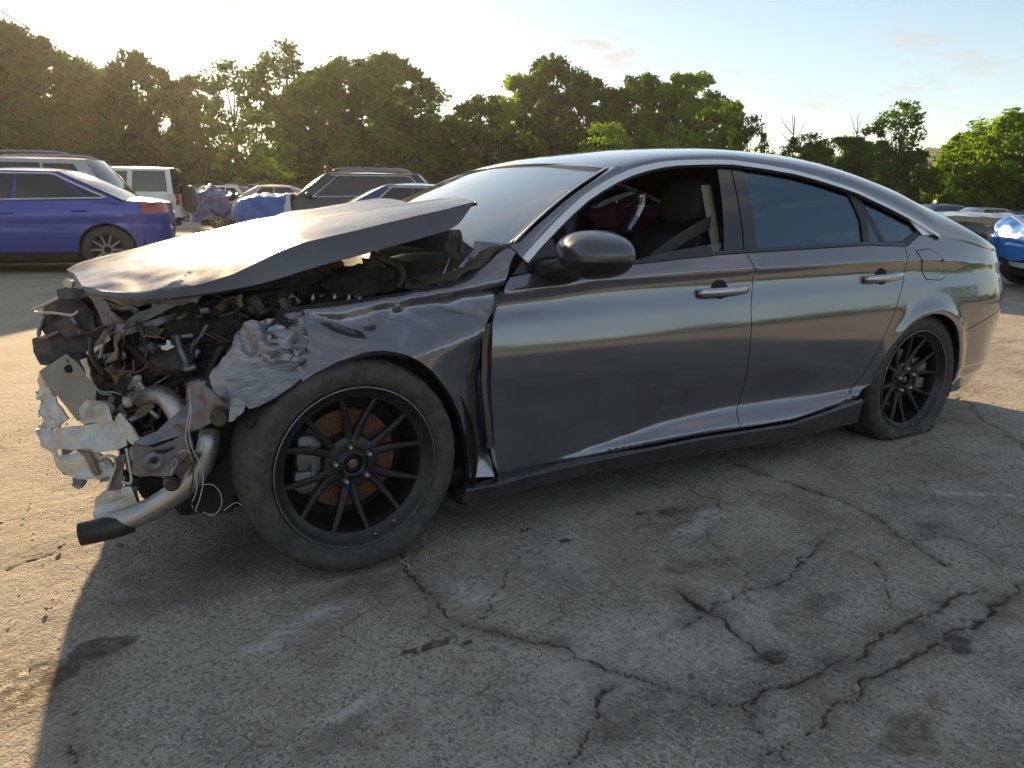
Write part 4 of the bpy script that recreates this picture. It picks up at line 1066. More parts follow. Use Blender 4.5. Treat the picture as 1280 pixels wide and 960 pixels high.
# hinge of the bonnet: a bent strap standing in front of the glass
hin = smooth_path(pts([(567, 287, .16), (568, 297, .16), (563, 306, .17), (564, 317, .18), (573, 324, .19), (569, 332, .2), (572, 340, .2)]), 5)
def hinge(s, t):
    p = np.array([np.interp(s*(len(hin)-1), range(len(hin)), hin[:, k]) for k in range(3)]); return p+np.array([0.022, 0.004, 0.0])*(t-0.5)*2*(1+0.3*math.sin(7*s))
part('bonnet_hinge', thicken(patch(hinge, 22, 4), 0.005), M_engine, car, sharp=40)
part('hinge_bolt', xf(lathe([(0, -0.008), (0.008, -0.007), (0.008, 0.0)], 8), None, at(568, 339, .19)), M_white, car)
part('hinge_splinter', shard(pts([(575, 308, .2), (578, 298, .21), (581, 310, .2), (577, 322, .19)]), 0.004, 0.004, 0.01), M_engine, car)

# ---------------- cowl corner and bay behind the bonnet
part('cowl_bracket', shard(pts([(505, 362, .2), (520, 350, .28), (548, 332, .3), (566, 322, .3), (560, 345, .22), (548, 358, .17), (520, 364, .16)]), 0.006, 0.012, 0.02, 14, 5), M_engine, car)
part('strut_rod', tube(pts([(562, 322, .2), (549, 357, .17)]), 0.0035, 8), M_alu, car)
part('cowl_rail', tube(smooth_path(pts([(463, 318, .35), (480, 324, .33), (492, 330, .32), (500, 336, .3), (503, 348, .27), (498, 360, .24)]), 5), 0.014, 8), M_engine, car)
part('battery_cover', shard(pts([(448, 330, .42), (492, 337, .42), (498, 358, .36), (470, 366, .34), (420, 372, .34), (400, 355, .42)]), 0.02, 0.006, 0.03), M_engine, car)
part('washer_bottle', shard(pts([(452, 322, .5), (470, 325, .45), (482, 335, .45), (455, 333, .48)]), 0.01, 0.004, 0.02), M_tan, car)
bay = [(-0.30, 0.62, 0.70, 0.30, 0.34, 0.18), (-0.05, 0.75, 0.74, 0.34, 0.36, 0.16), (0.22, 0.55, 0.72, 0.26, 0.28, 0.14), (0.10, 1.20, 0.70, 0.50, 0.40, 0.2), (-0.32, 1.15, 0.62, 0.30, 0.5, 0.3), (-0.15, 0.42, 0.56, 0.30, 0.16, 0.22), (-0.33, 0.45, 0.48, 0.16, 0.24, 0.22)]
eng = []
for k, (x, y, z, sx, sy, sz) in enumerate(bay):
    V, F = box((0, 0, 0), (sx, sy, sz), 0.025); V = V @ rotm('Z', 0.2*math.sin(k*3.1)).T @ rotm('Y', 0.25*math.cos(k*2.3)).T; eng.append((V+np.array((x, y, z)), F))
for k, e in enumerate(eng): part('engine_block' if k < 3 else 'engine_accessory', e, M_engine, car, sharp=35)
for k in range(6):
    P = smooth_path([(-0.36+0.09*k, 0.36+0.05*math.sin(k*2), 0.52+0.03*k), (-0.30+0.10*k, 0.34, 0.66+0.02*math.sin(k)), (-0.20+0.1*k, 0.42, 0.72), (-0.10+0.1*k, 0.60, 0.70)], 6)
    part('coolant_hose', tube(P, 0.012+0.004*(k % 3), 8), M_engine, car)
for (bx_, by_, bh) in ((391, 371, 1.0), (418, 369, 0.7), (436, 371, 0.9), (449, 372, 0.6)):
    p = at(bx_, by_, 0.22); part('bolt_stud', xf(lathe([(0, 0.010), (0.003, 0.010), (0.003, 0.003), (0.006, 0.002), (0.006, -0.010)], 8, 'z'), rotm('X', bh-0.7), p, bh) if False else xf(lathe([(0, 0.010*bh), (0.003, 0.010*bh), (0.003, 0.003), (0.006, 0.002), (0.006, -0.010)], 8, 'z'), rotm('X', bh-0.7), p), M_alu, car)
part('inner_fender', thicken(patch(lambda s, t: np.array([-0.10+0.60*s, 1.60, 0.40+0.52*t]), 6, 6, True), 0.01), M_engine, car)
part('engine_top', thicken(patch(lambda s, t: np.array([-0.42+0.85*s, 0.55+0.95*t, 0.80+0.05*s+0.025*math.sin(9*t)*math.sin(7*s)]), 16, 14), 0.03), M_engine, car)
part('sun_block_tray', box((-0.12, YC, 0.24), (0.70, 1.30, 0.16), 0.03), M_dark, car)  # this and the next: unseen blocks added to stop sun under the nose
part('sun_block_tray', box((-0.45, YC+0.15, 0.34), (0.26, 1.0, 0.30), 0.04), M_engine, car)
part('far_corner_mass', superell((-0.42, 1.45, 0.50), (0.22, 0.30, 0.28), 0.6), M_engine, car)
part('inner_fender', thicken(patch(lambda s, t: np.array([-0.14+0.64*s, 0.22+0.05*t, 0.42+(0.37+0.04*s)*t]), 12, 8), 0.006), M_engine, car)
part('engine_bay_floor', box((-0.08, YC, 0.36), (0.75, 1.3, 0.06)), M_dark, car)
part('bulkhead', thicken(patch(lambda s, t: np.array([0.46, 0.2+1.46*s, 0.35+0.5*t]), 4, 4, True), 0.02), M_dark, car)

# ---------------- crumpled, scraped front of the fender
def sh(name, L_, m, th=0.004, cr=0.008, sp=0.016, fr=18, seed=0.0): return part(name, shard(pts(L_), th, cr, sp, fr, seed), m, car, sharp=38)
big_cr = [(262, 472, .15), (278, 448, .15), (294, 432, .15), (299, 416, .16), (314, 409, .14), (334, 400, .13), (358, 394, .12), (378, 402, .095), (391, 422, .07), (390, 440, .05), (383, 452, .03), (384, 466, .005), (366, 482, -.004), (344, 498, .0), (322, 509, .01), (312, 511, .014), (303, 505, .03), (296, 503, .05), (288, 512, .07), (272, 506, .12)]
def amp_cr(X):
    q = px_of(X); up = sstep(452, 436, q[1])*sstep(286, 305, q[0]); return 0.003+0.017*up+0.004*sstep(300, 285, q[0])
part('crumpled_fender_front', shard(pts(big_cr), 0.004, amp_cr, 0.0085, 15, 1.3), M_scrape, car, sharp=50)
sh('crumpled_fender_edge', [(334, 418, .085), (352, 413, .07), (374, 416, .055), (385, 430, .035), (372, 440, .03), (350, 434, .04), (332, 428, .06)], M_scrape, 0.004, 0.014, 0.008, 30, 4.4)
sh('crumpled_fender_edge', [(322, 444, .07), (345, 438, .05), (384, 446, .02), (378, 453, .02), (350, 450, .04), (330, 452, .06)], M_scrape, 0.004, 0.010, 0.008, 30, 2.4)
sh('crumpled_fender_edge', [(326, 404, .12), (350, 396, .115), (366, 400, .10), (352, 408, .09), (332, 414, .10)], M_grey, 0.004, 0.010, 0.008, 24, 6.4)
sh('torn_fender_strip', [(286, 527, .03), (288, 512, .05), (298, 498, .04), (308, 504, .03), (304, 514, .02), (293, 526, .02)], M_scrape, 0.004, 0.006, 0.012, 16, 5.5)
sh('torn_fender_strip', [(313, 418, .12), (330, 406, .12), (352, 397, .12), (380, 388, .12), (376, 394, .10), (350, 403, .10), (330, 412, .10)], M_grey, 0.004, 0.008, 0.012, 16, 6.1)
# inner rail that runs down and forward to the bumper mount
sh('fender_rail', [(236, 478, .20), (250, 474, .18), (262, 486, .14), (276, 500, .10), (290, 508, .08), (286, 524, .10), (262, 532, .14), (240, 540, .18), (216, 548, .20), (188, 556, .22), (176, 562, .24), (172, 552, .26), (196, 540, .24), (222, 520, .22), (232, 505, .22)], M_steel, 0.006, 0.012, 0.016, 12, 8.8)
sh('bumper_mount_plate', [(166, 556, .20), (192, 560, .19), (214, 552, .18), (236, 540, .16), (242, 558, .16), (230, 576, .17), (214, 594, .18), (176, 596, .20), (166, 592, .21)], M_steel, 0.008, 0.005, 0.018, 10, 3.3)
part('mount_boss', xf(lathe([(0.0, -0.002), (0.010, -0.002), (0.018, -0.008), (0.030, -0.006), (0.034, 0.004)], 24), None, at(193, 577, .185)), M_steel, car, sharp=40)
part('mount_slot', shard(pts([(194, 563, .172), (206, 563, .17), (217, 559, .166), (217, 562, .166), (206, 567, .17), (195, 567, .172)]), 0.003), M_dark, car)
part('mount_boss', xf(lathe([(0.0, -0.004), (0.006, -0.004), (0.007, 0.0)], 12), None, at(193, 577, .180)), M_dark, car)
sh('rail_bracket', [(238, 480, .16), (256, 476, .15), (258, 492, .14), (240, 494, .16)], M_steel, 0.012, 0.003, 0.02, 10, 1)
part('tow_sensor', xf(lathe([(0.0, -0.03), (0.022, -0.028), (0.026, -0.01), (0.026, 0.03)], 20), rotm('Z', -0.3), at(275, 520, .10)), M_engine, car, sharp=40)
sh('strut_link', [(216, 590, .16), (238, 566, .14), (246, 570, .13), (226, 598, .15)], M_engine, 0.02, 0.002, 0.02, 9, 2)
# large intercooler pipe and the smaller one above
pipe = smooth_path(pts([(140, 655, .30), (160, 648, .28), (185, 638, .26), (212, 622, .23), (236, 604, .20), (252, 582, .18), (260, 556, .18), (262, 540, .20)]), 7)
part('charge_pipe', tube(pipe, np.linspace(0.036, 0.030, len(pipe)), 18), M_alu, car, sharp=40)
part('black_hose_end', tube(pts([(100, 668, .30), (128, 662, .29), (150, 656, .28), (166, 651, .28)]), [0.034, 0.035, 0.035, 0.034], 18, True), M_black, car, sharp=40)
pipe2 = smooth_path(pts([(176, 500, .40), (190, 494, .36), (203, 494, .33), (214, 503, .30), (224, 518, .28), (234, 534, .27)]), 7)
part('charge_pipe', tube(pipe2, np.linspace(0.026, 0.036, len(pipe2)), 16), M_alu, car, sharp=40)
sh('pipe_flange', [(168, 516, .38), (186, 500, .36), (194, 508, .35), (176, 522, .37)], M_tan, 0.012, 0.002, 0.02)
part('fog_lamp_pod', xf(lathe([(0.0, -0.012), (0.014, -0.014), (0.022, -0.008), (0.024, 0.01)], 20), None, at(215, 604, .19)), M_engine, car, sharp=40)
# bumper beam and crash box, torn aluminium
sh('bumper_beam', [(62, 540, .46), (90, 532, .44), (120, 528, .40), (150, 524, .35), (158, 538, .33), (160, 556, .32), (146, 562, .33), (120, 566, .37), (96, 564, .42), (70, 560, .46)], M_alu2, 0.01, 0.006, 0.018, 12, 2.2)
sh('bumper_beam', [(46, 536, .52), (62, 540, .47), (72, 566, .46), (84, 592, .45), (78, 596, .46), (62, 570, .50)], M_alu2, 0.008, 0.014, 0.014, 18, 4.2)
sh('beam_rib', [(70, 568, .45), (98, 564, .41), (126, 568, .37), (146, 590, .33), (120, 598, .36), (84, 594, .43)], M_alu2, 0.008, 0.012, 0.015, 16, 6.3)
sh('beam_rib', [(98, 562, .39), (110, 566, .37), (126, 590, .35), (122, 598, .35), (112, 586, .37)], M_tan, 0.006, 0.006, 0.014, 16, 1.1)
sh('beam_end', [(146, 524, .34), (153, 516, .33), (166, 534, .30), (176, 550, .27), (166, 558, .28), (156, 546, .31)], M_alu2, 0.006, 0.008, 0.012, 14, 2.9)
part('beam_hoop', tube(smooth_path(pts([(124, 574, .33), (134, 570, .32), (143, 572, .31), (145, 582, .31), (140, 596, .31), (135, 612, .31)]), 6), 0.005, 8), M_alu, car)
part('beam_hoop', tube(smooth_path(pts([(158, 560, .29), (162, 580, .28), (164, 603, .27), (152, 602, .28)]), 6), 0.005, 8), M_alu, car)
sh('crash_box', [(120, 622, .36), (134, 612, .35), (146, 596, .34), (154, 608, .33), (168, 610, .31), (172, 630, .30), (175, 640, .295), (160, 650, .30), (124, 650, .35), (118, 640, .36)], M_alu2, 0.02, 0.010, 0.014, 17, 7.2)
sh('crash_box', [(152, 610, .31), (164, 608, .30), (172, 630, .285), (160, 642, .29), (152, 630, .30)], M_alu, 0.012, 0.006, 0.014, 17, 1.9)
sh('crash_box_foot', [(118, 648, .34), (150, 646, .31), (176, 640, .29), (174, 660, .29), (150, 666, .30), (128, 664, .33), (120, 656, .34)], M_alu2, 0.03, 0.008, 0.014, 14, 8.2)
sh('crash_box_web', [(134, 612, .33), (146, 570, .33), (156, 568, .32), (152, 612, .32)], M_steel, 0.006, 0.004, 0.016)
# torn headlamp mount: pale sheet with a hole, and folded strips beside it
sh('torn_mount_sheet', [(49, 465, .52), (68, 452, .50), (84, 441, .47), (96, 452, .44), (108, 468, .42), (119, 484, .40), (120, 500, .40), (114, 518, .42), (98, 526, .44), (88, 514, .46), (66, 486, .50)], mat('grey_primer', (0.27, 0.27, 0.25), 0.5, 0.3, var=0.2, vscale=14, dust=0.2), 0.005, 0.004, 0.02, 9, 3.7)
part('mount_hole', xf(lathe([(0.0, -0.004), (0.010, -0.004), (0.0125, 0.0)], 16), None, at(86, 461, .455)), M_dark, car)
part('mount_hole', xf(lathe([(0.0, -0.004), (0.006, -0.004), (0.0075, 0.0)], 16), None, at(87, 451, .462)), M_dark, car)
sh('folded_strip', [(44, 466, .56), (50, 468, .53), (66, 490, .51), (82, 510, .49), (88, 522, .48), (70, 522, .50), (60, 510, .53), (52, 500, .55), (46, 482, .56)], M_alu2, 0.005, 0.014, 0.012, 18, 1.7)
sh('folded_strip', [(52, 506, .54), (66, 498, .52), (88, 522, .47), (76, 536, .49), (46, 540, .54), (60, 526, .52)], M_alu2, 0.005, 0.012, 0.012, 17, 6.6)
sh('folded_strip', [(100, 450, .42), (110, 446, .40), (113, 468, .40), (116, 476, .40), (108, 468, .41)], M_alu2, 0.004, 0.006, 0.012, 17, 3.6)
sh('folded_strip', [(112, 520, .39), (130, 498, .36), (142, 500, .34), (146, 512, .33), (128, 524, .36)], M_steel, 0.006, 0.014, 0.012, 18, 2.6)
# radiator support: flat strap, light bar, dark brackets
sh('support_strap', [(107, 366, .42), (117, 363, .40), (126, 366, .39), (134, 378, .38), (142, 394, .37), (151, 412, .36), (136, 420, .38), (130, 408, .39), (122, 388, .40), (115, 374, .41)], M_steel, 0.006, 0.002, 0.018, 8, 1.2)
sh('cross_member', [(148, 404, .38), (176, 389, .40), (208, 378, .42), (215, 384, .42), (190, 397, .40), (154, 412, .37)], M_alu, 0.02, 0.003, 0.02, 8, 4)
sh('cross_member', [(152, 414, .36), (190, 400, .38), (222, 390, .40), (218, 398, .40), (186, 412, .37), (150, 421, .36)], M_steel, 0.02, 0.003, 0.02, 8, 5)
sh('cross_member', [(108, 440, .42), (122, 426, .40), (134, 416, .385), (138, 424, .38), (122, 438, .40), (112, 446, .41)], M_alu2, 0.006, 0.005, 0.014, 14, 6)
sh('lamp_bracket', [(69, 362, .55), (84, 360, .52), (106, 362, .46), (112, 370, .44), (96, 374, .48), (72, 374, .54)], M_engine, 0.02, 0.006, 0.016, 12, 7)
sh('lamp_bracket', [(78, 352, .52), (84, 349, .5), (93, 353, .48), (90, 360, .5), (80, 358, .51)], M_alu2, 0.012, 0.004, 0.012, 16, 3)
part('lamp_hoop', tube(smooth_path(pts([(74, 372, .54), (58, 380, .57), (42, 387, .59), (44, 391, .59), (66, 391, .55), (90, 394, .50), (98, 389, .48)]), 5), 0.005, 8), M_alu, car)
sh('lamp_housing', [(56, 384, .60), (76, 376, .58), (104, 372, .54), (118, 392, .50), (122, 416, .48), (106, 440, .48), (84, 442, .50), (66, 430, .55), (54, 410, .58), (52, 394, .60)], M_engine, 0.05, 0.010, 0.02, 12, 9)
sh('lamp_housing', [(41, 424, .62), (58, 420, .58), (80, 420, .54), (104, 422, .50), (108, 438, .48), (84, 441, .50), (60, 454, .54), (52, 456, .56), (42, 440, .60)], M_engine, 0.04, 0.004, 0.02, 12, 2)
part('lamp_hoop', tube(smooth_path(pts([(56, 394, .57), (50, 410, .57), (49, 420, .57), (56, 422, .55), (74, 414, .53)]), 5), 0.006, 8), M_steel, car)
sh('lamp_flap', [(66, 404, .54), (90, 396, .50), (96, 412, .49), (102, 420, .48), (84, 422, .50), (74, 416, .52)], M_engine, 0.005, 0.004, 0.016, 14, 5)
part('lamp_strut', tube(smooth_path(pts([(90, 396, .49), (96, 406, .48), (102, 418, .47)]), 4), 0.007, 8), M_steel, car)
sh('white_clip', [(201, 433, .30), (208, 431, .30), (208, 425, .30), (213, 426, .295), (213, 431, .295), (219, 433, .29), (213, 436, .295), (209, 438, .30), (202, 437, .30)], M_white, 0.006, 0.0, 0.02)
sh('airbox', [(184, 444, .34), (206, 430, .36), (232, 430, .36), (242, 446, .33), (236, 462, .31), (204, 460, .32), (188, 454, .33)], M_engine, 0.05, 0.006, 0.02, 10, 3)
sh('paper_tag', [(298, 368, .25), (303, 368, .25), (302, 376, .25), (304, 383, .25), (299, 384, .25)], M_tan, 0.002, 0.002, 0.02)
# cooling pack remains
core = part('radiator_core', thicken(patch(lambda s, t: np.array([-0.44+0.05*math.sin(6*t), 0.45+0.95*s, 0.32+0.42*t]), 12, 8, True), 0.04), M_engine, car)
for k in range(9): part('radiator_fin', tube([(-0.455, 0.46, 0.34+0.043*k), (-0.452, 0.95, 0.345+0.043*k)], 0.005, 6), M_steel, car)
sh('splash_shield', [(150, 590, .4), (210, 598, .36), (250, 600, .3), (292, 560, .2), (300, 600, .2), (290, 640, .2), (240, 640, .3), (180, 620, .4)], M_dark, 0.01, 0.01, 0.03, 9, 3)
sh('dark_bay_backing', [(104, 372, .62), (180, 384, .60), (300, 372, .40), (310, 420, .34), (268, 470, .36), (250, 540, .40), (200, 560, .46), (150, 560, .5), (118, 540, .56), (92, 520, .62), (72, 470, .66), (66, 410, .68), (80, 376, .66)], M_engine, 0.03, 0.02, 0.03, 8, 3)  # dark backing sheet added so gaps in the nose read as dark bay
# the tangle of broken brackets, hoses, connectors and cables inside the nose
def clutter(k):
    r = random.Random(k*13+5)
    for _ in range(60):
        px, py = r.uniform(112, 320), r.uniform(386, 600)
        if pip((px, py), [(114, 398), (160, 404), (250, 398), (330, 388), (318, 406), (290, 430), (262, 462), (238, 480), (232, 520), (180, 560), (150, 560), (120, 520), (116, 440)]): break
    c = at(px, py, r.uniform(0.34, 0.52)); m = r.choice([M_engine, M_engine, M_engine, M_black, M_black, M_steel, M_tan, M_liner, M_alu2]); q = r.random()
    R_ = rotm('X', r.uniform(-1.5, 1.5)) @ rotm('Z', r.uniform(-3, 3)) @ rotm('Y', r.uniform(-1, 1))
    if q < 0.30:
        L_ = [c]; d = np.array((r.uniform(-1, 1), r.uniform(-0.3, 0.3), r.uniform(-1, 1)))
        for i in range(4): d = d+np.array((r.uniform(-.8, .8), r.uniform(-.3, .3), r.uniform(-.8, .8))); L_.append(L_[-1]+d/np.linalg.norm(d)*r.uniform(0.02, 0.045))
        part('torn_hose', tube(smooth_path(L_, 5), r.uniform(0.003, 0.011), 8), m, car)
    elif q < 0.55:
        w, h = r.uniform(0.02, 0.05), r.uniform(0.02, 0.06); P = np.array([(-w, 0, -h), (w*r.uniform(0.2, 1), 0, -h*1.1), (w, 0.01, 0), (w*0.5, 0.015, h), (-w*0.6, 0.0, h*r.uniform(0.5, 1.2))])
        part('broken_bracket', shard(P @ R_.T+c, 0.004, 0.006, 0.012, 25, k), m, car, sharp=40)
    elif q < 0.78:
        part('connector', xf(box((0, 0, 0), (r.uniform(0.015, 0.05), r.uniform(0.015, 0.03), r.uniform(0.015, 0.045)), 0.004), R_, c), m, car, sharp=35)
    else:
        a = r.uniform(0.006, 0.016); part('pipe_stub', xf(lathe([(a*0.7, 0.012), (a*0.7, -0.03), (a, -0.03), (a, -0.022), (a*0.85, -0.02), (a*0.85, 0.03)], 12), R_, c), m, car, sharp=35)
for k in range(150): clutter(k)
for k in range(60):
    r = random.Random(k*17+3); px = r.uniform(240, 470); py = 398-(px-240)*0.10+r.uniform(-14, 2); c = at(px, py, r.uniform(0.28, 0.46)); R_ = rotm('X', r.uniform(-1.5, 1.5)) @ rotm('Z', r.uniform(-3, 3)); m = r.choice([M_engine, M_engine, M_tan, M_steel, M_black, M_liner])
    if k % 3: part('connector', xf(box((0, 0, 0), (r.uniform(0.015, 0.06), r.uniform(0.015, 0.03), r.uniform(0.012, 0.04)), 0.004), R_, c), m, car, sharp=35)
    else: part('torn_hose', tube(smooth_path([c+np.array((r.uniform(-.05, .05), r.uniform(-.02, .02), r.uniform(-.03, .02))) for _ in range(4)], 5), r.uniform(0.003, 0.008), 8), m, car)
def torn(k):
    r = random.Random(k*29+11); px, py = r.uniform(50, 178), r.uniform(452, 640)
    if not pip((px, py), [(48, 462), (84, 444), (118, 480), (150, 510), (176, 548), (170, 600), (172, 650), (124, 650), (118, 610), (76, 592), (50, 540)]): return
    c = at(px, py, 0.30+0.24*(178-px)/130+r.uniform(0.02, 0.09)); w, h = r.uniform(0.015, 0.045), r.uniform(0.02, 0.055); a = r.uniform(0, 6.28)
    P = np.array([(w*r.uniform(0.5, 1)*math.cos(q), r.uniform(-0.02, 0.02), h*r.uniform(0.5, 1)*math.sin(q)) for q in np.linspace(0, 6.28, r.randint(5, 8))[:-1]]) @ rotm('Y', a).T @ rotm('Z', r.uniform(-0.9, 0.9)).T
    part('torn_metal', shard(P+c, 0.004, 0.010, 0.010, 22, k), r.choice([M_alu2, M_alu2, M_alu, M_steel, M_scrape]), car, sharp=40)
for k in range(44): torn(k)
# loose wiring
def wire(L_, m, r=0.0016): part('loose_wire', tube(smooth_path(pts(L_), 7), r, 5), m, car)
wire([(236, 486, .16), (238, 505, .15), (234, 530, .14), (232, 548, .13), (238, 566, .12), (244, 590, .12), (246, 612, .12), (240, 630, .12), (246, 640, .11)], M_wire_w)
wire([(238, 500, .15), (239, 520, .14), (236, 540, .13), (240, 560, .12), (250, 580, .11), (254, 600, .11), (250, 622, .11), (244, 638, .11)], M_wire_w)
wire([(234, 540, .13), (236, 556, .12), (242, 580, .11), (240, 604, .11), (238, 620, .11), (244, 640, .11)], M_wire_k, 0.002)
wire([(252, 606, .11), (266, 606, .10), (276, 618, .09), (276, 634, .09), (266, 644, .09), (254, 640, .10)], M_wire_w, 0.0012)
wire([(280, 638, .08), (288, 632, .07), (296, 628, .06), (302, 632, .05)], M_wire_w, 0.0012)
wire([(246, 640, .11), (256, 650, .1), (262, 662, .09), (270, 668, .08)], M_wire_r, 0.0012)
wire([(232, 478, .2), (234, 490, .2), (231, 503, .2)], M_wire_r, 0.0012)
wire([(214, 590, .16), (216, 578, .16), (220, 574, .15), (220, 582, .15), (213, 592, .15)], M_wire_w, 0.0014)
wire([(222, 566, .15), (232, 563, .14), (240, 568, .13)], M_wire_w, 0.0018)
wire([(120, 486, .40), (130, 490, .38), (142, 490, .36), (151, 493, .34)], M_wire_w, 0.0014)
wire([(120, 484, .40), (126, 492, .38), (140, 493, .36)], M_wire_w, 0.0014)
for k in range(16):
    r = random.Random(k*7+1); x0 = r.uniform(150, 290); y0 = r.uniform(410, 480)
    if x0 < 200: y0 = r.uniform(450, 500)
    L_ = [(x0, y0, .36)]
    for q in range(3): L_.append((L_[-1][0]+r.uniform(-22, 22), L_[-1][1]+r.uniform(-14, 16), .36-0.02*q))
    wire(L_, [M_wire_k, M_wire_r, M_engine, M_wire_k, M_tan][k % 5], 0.003)
# ================================================================== other vehicles in the yard
M_bgglass = mat('dark_window_glass', (0.02, 0.024, 0.026), 0.05, 0.0, 0.0, spec=0.8, rvar=0.02)
M_bgscreen = mat('hazy_windscreen', (0.16, 0.20, 0.20), 0.12, 0.0, 1.0, spec=0.8, rvar=0.05)
M_head = mat('head_lamp_glass', (0.45, 0.46, 0.46), 0.1, 0.3, 1.0)
M_redlamp = mat('red_lamp', (0.35, 0.02, 0.015), 0.15, 0.0, 1.0)
M_bgrim = mat('silver_rim', (0.30, 0.29, 0.28), 0.4, 0.8)
M_plate = mat('plate_white', (0.6, 0.6, 0.58), 0.5)
def quadp(a, b, c, d, ni=6, nj=8, bul=(0, 0, 0), flip=False):   # a,b bottom; d,c top
    a, b, c, d, bul = map(lambda v: np.asarray(v, float), (a, b, c, d, bul))
    def f(s, t):
        return (a*(1-t)+b*t)*(1-s)+(d*(1-t)+c*t)*s+bul*16*s*(1-s)*t*(1-t)*0.5+bul*0.5*4*t*(1-t)
    return patch(f, ni, nj, flip)
def car_pieces(K, fine=True):
    """pieces (name, VF, material, parent index or None) of a car; local x runs front (-) to back (+), z up from the ground"""
    Lc, W, H = K['L'], K['W'], K['H']; hw = W/2; paintm = K['paint']; O = []
    wb = K.get('wb', Lc*0.58); xf_, xr_ = -wb/2-0.04-K.get('dxf', 0), wb/2-0.04+K.get('dxr', 0); rw = K.get('rw', 0.33); gc = K.get('gc', 0.20)
    n1 = K.get('nose', 4.2); n2 = K.get('tail', 4.5)
    A = []
    for a in np.concatenate([-np.linspace(1, 0, 60)**2.2, np.linspace(0, 1, 60)[1:]**2.2])*math.pi/2:
        sa = abs(math.sin(a)); n = n1 if a < 0 else n2
        A.append((math.copysign(Lc/2*sa**(2/n), a), hw*(abs(math.cos(a))**(2/2.3))))
    A = np.array(A); A[:, 0] = np.sort(A[:, 0]); sd_ = np.concatenate([[0], np.cumsum(np.linalg.norm(np.diff(A, axis=0), axis=1))]); S1 = sd_[-1]
    mid = np.interp(0, A[:, 0], sd_)
    P_ = lambda s: np.array([np.interp(s, sd_, A[:, 0]), np.interp(s, sd_, A[:, 1])])
    sx = lambda x: float(np.interp(x, A[:, 0], sd_))
    xc, xh, xr, xb = K['xc'], K['xh'], K['xr'], K['xb']           # cowl, header, rear of roof, base of rear screen
    zt = interp([-Lc/2-0.2, -Lc/2, -Lc/2+0.35, xc, xc+0.4, (xc+xb)/2, xb, Lc/2-0.12, Lc/2+0.2], [K['zn']-0.05, K['zn'], K['zn']+0.10, K['zb']-0.01, K['zb'], K['zb']+0.01, K['zd'], K['zd']-0.03, K['zd']-0.08])
    def d_of(s, z):
        zb_, t_ = gc, zt(P_(s)[0]); q = (z-zb_)/(t_-zb_)
        return 0.05*(1-q)**3+0.035*max(0, q-0.80)/0.2*1.0+0.012*math.exp(-((q-0.62)/0.05)**2)
    e = 0.02
    def sp(s, z, o=0.0):
        p = P_(s); t = P_(min(s+e, S1))-P_(max(s-e, 0)); t = t/(np.linalg.norm(t)+1e-9); d = d_of(s, z)+o
        return np.array([p[0]-t[1]*-d*0-d*(-t[1])*-1*0+0, p[1], z])+np.array([t[1]*d, -t[0]*d, 0])
    bot = []
    na = 14 if fine else 8
    for cx in (xf_, xr_):
        bot += [(sx(cx+(rw+0.05)*math.cos(a)), rw+(rw+0.05)*math.sin(a)) for a in np.linspace(math.pi-math.asin(-(gc-rw)/(rw+0.05))*-1*0-0 if False else math.pi+0.36, -0.36, na)]
    out_ = [(0.001, gc+0.05)]+[b for b in bot if b[1] > gc]+[(S1-0.001, gc+0.08)]
    out_ += [(s, zt(P_(s)[0])) for s in np.linspace(S1-0.001, 0.001, 46 if fine else 24)]
    o2 = []
    for p in out_:
        if not o2 or math.hypot(p[0]-o2[-1][0], p[1]-o2[-1][1]) > 0.006: o2.append(p)
    P2, T2 = cdt(o2, 0.09 if fine else 0.25, 0.05 if fine else 0.14)
    V = np.array([sp(s, z) for s, z in P2]); Vm = V.copy(); Vm[:, 1] *= -1
    # near side is -y: mirror so that both exist
    O.append(('body', join([(V, [tuple(reversed(f)) for f in T2]), (Vm, T2)]), paintm, None))
    # bonnet and boot lid
    def deck(x0, x1):
        def f(s, t):
            x = x0+(x1-x0)*s; ss = sx(max(min(x, Lc/2-0.002), -Lc/2+0.002)); p = sp(ss, zt(x)); y = p[1]*(2*t-1)
            return np.array([p[0], y, zt(p[0])+K.get('crown', 0.05)*(1-(2*t-1)**2)*min(1, p[1]/hw*1.2)])
        return patch(f, 12 if fine else 5, 11 if fine else 5, True)
    if xb < Lc/2-0.2: O.append(('boot_lid', deck(xb-0.05, Lc/2), paintm, None))
    O.append(('bonnet', deck(-Lc/2, xc+0.1), paintm, None))
    # cabin
    yb, yr = hw-0.075, hw-K.get('tum', 0.26); zr1, zr2 = H-0.05, H-K.get('rdrop', 0.06)
    zc0, zb0 = zt(xc), zt(xb)
    for sg in (-1, 1):
        sh_ = quadp((xc, sg*yb, zc0-0.03), (xb, sg*yb, zb0-0.03), (xr, sg*yr, zr2), (xh, sg*yr, zr1), 8, 12, (0, sg*0.03, 0), sg > 0)
        O.append(('cabin_side', sh_, paintm, None))
        def wp(u, v):                          # point on cabin side, u along belt 0..1, v up
            a = np.array((xc, sg*yb, zc0)); b = np.array((xb, sg*yb, zb0)); c = np.array((xr, sg*yr, zr2)); d = np.array((xh, sg*yr, zr1))
            return (a*(1-u)+b*u)*(1-v)+(d*(1-u)+c*u)*v+np.array((0, sg*(0.012+0.03*0.5*4*u*(1-u)*1.05+0.03*8*u*(1-u)*v*(1-v)), 0))
        for (u0, u1, v0, v1) in K['win']:
            w_ = patch(lambda s, t: wp(u0[0]*(1-s)+u0[1]*s+(u1[0]*(1-s)+u1[1]*s-u0[0]*(1-s)-u0[1]*s)*t, v0+(v1-v0)*s), 5, 6, sg > 0)
            O.append(('side_window', w_, M_bgglass, None))
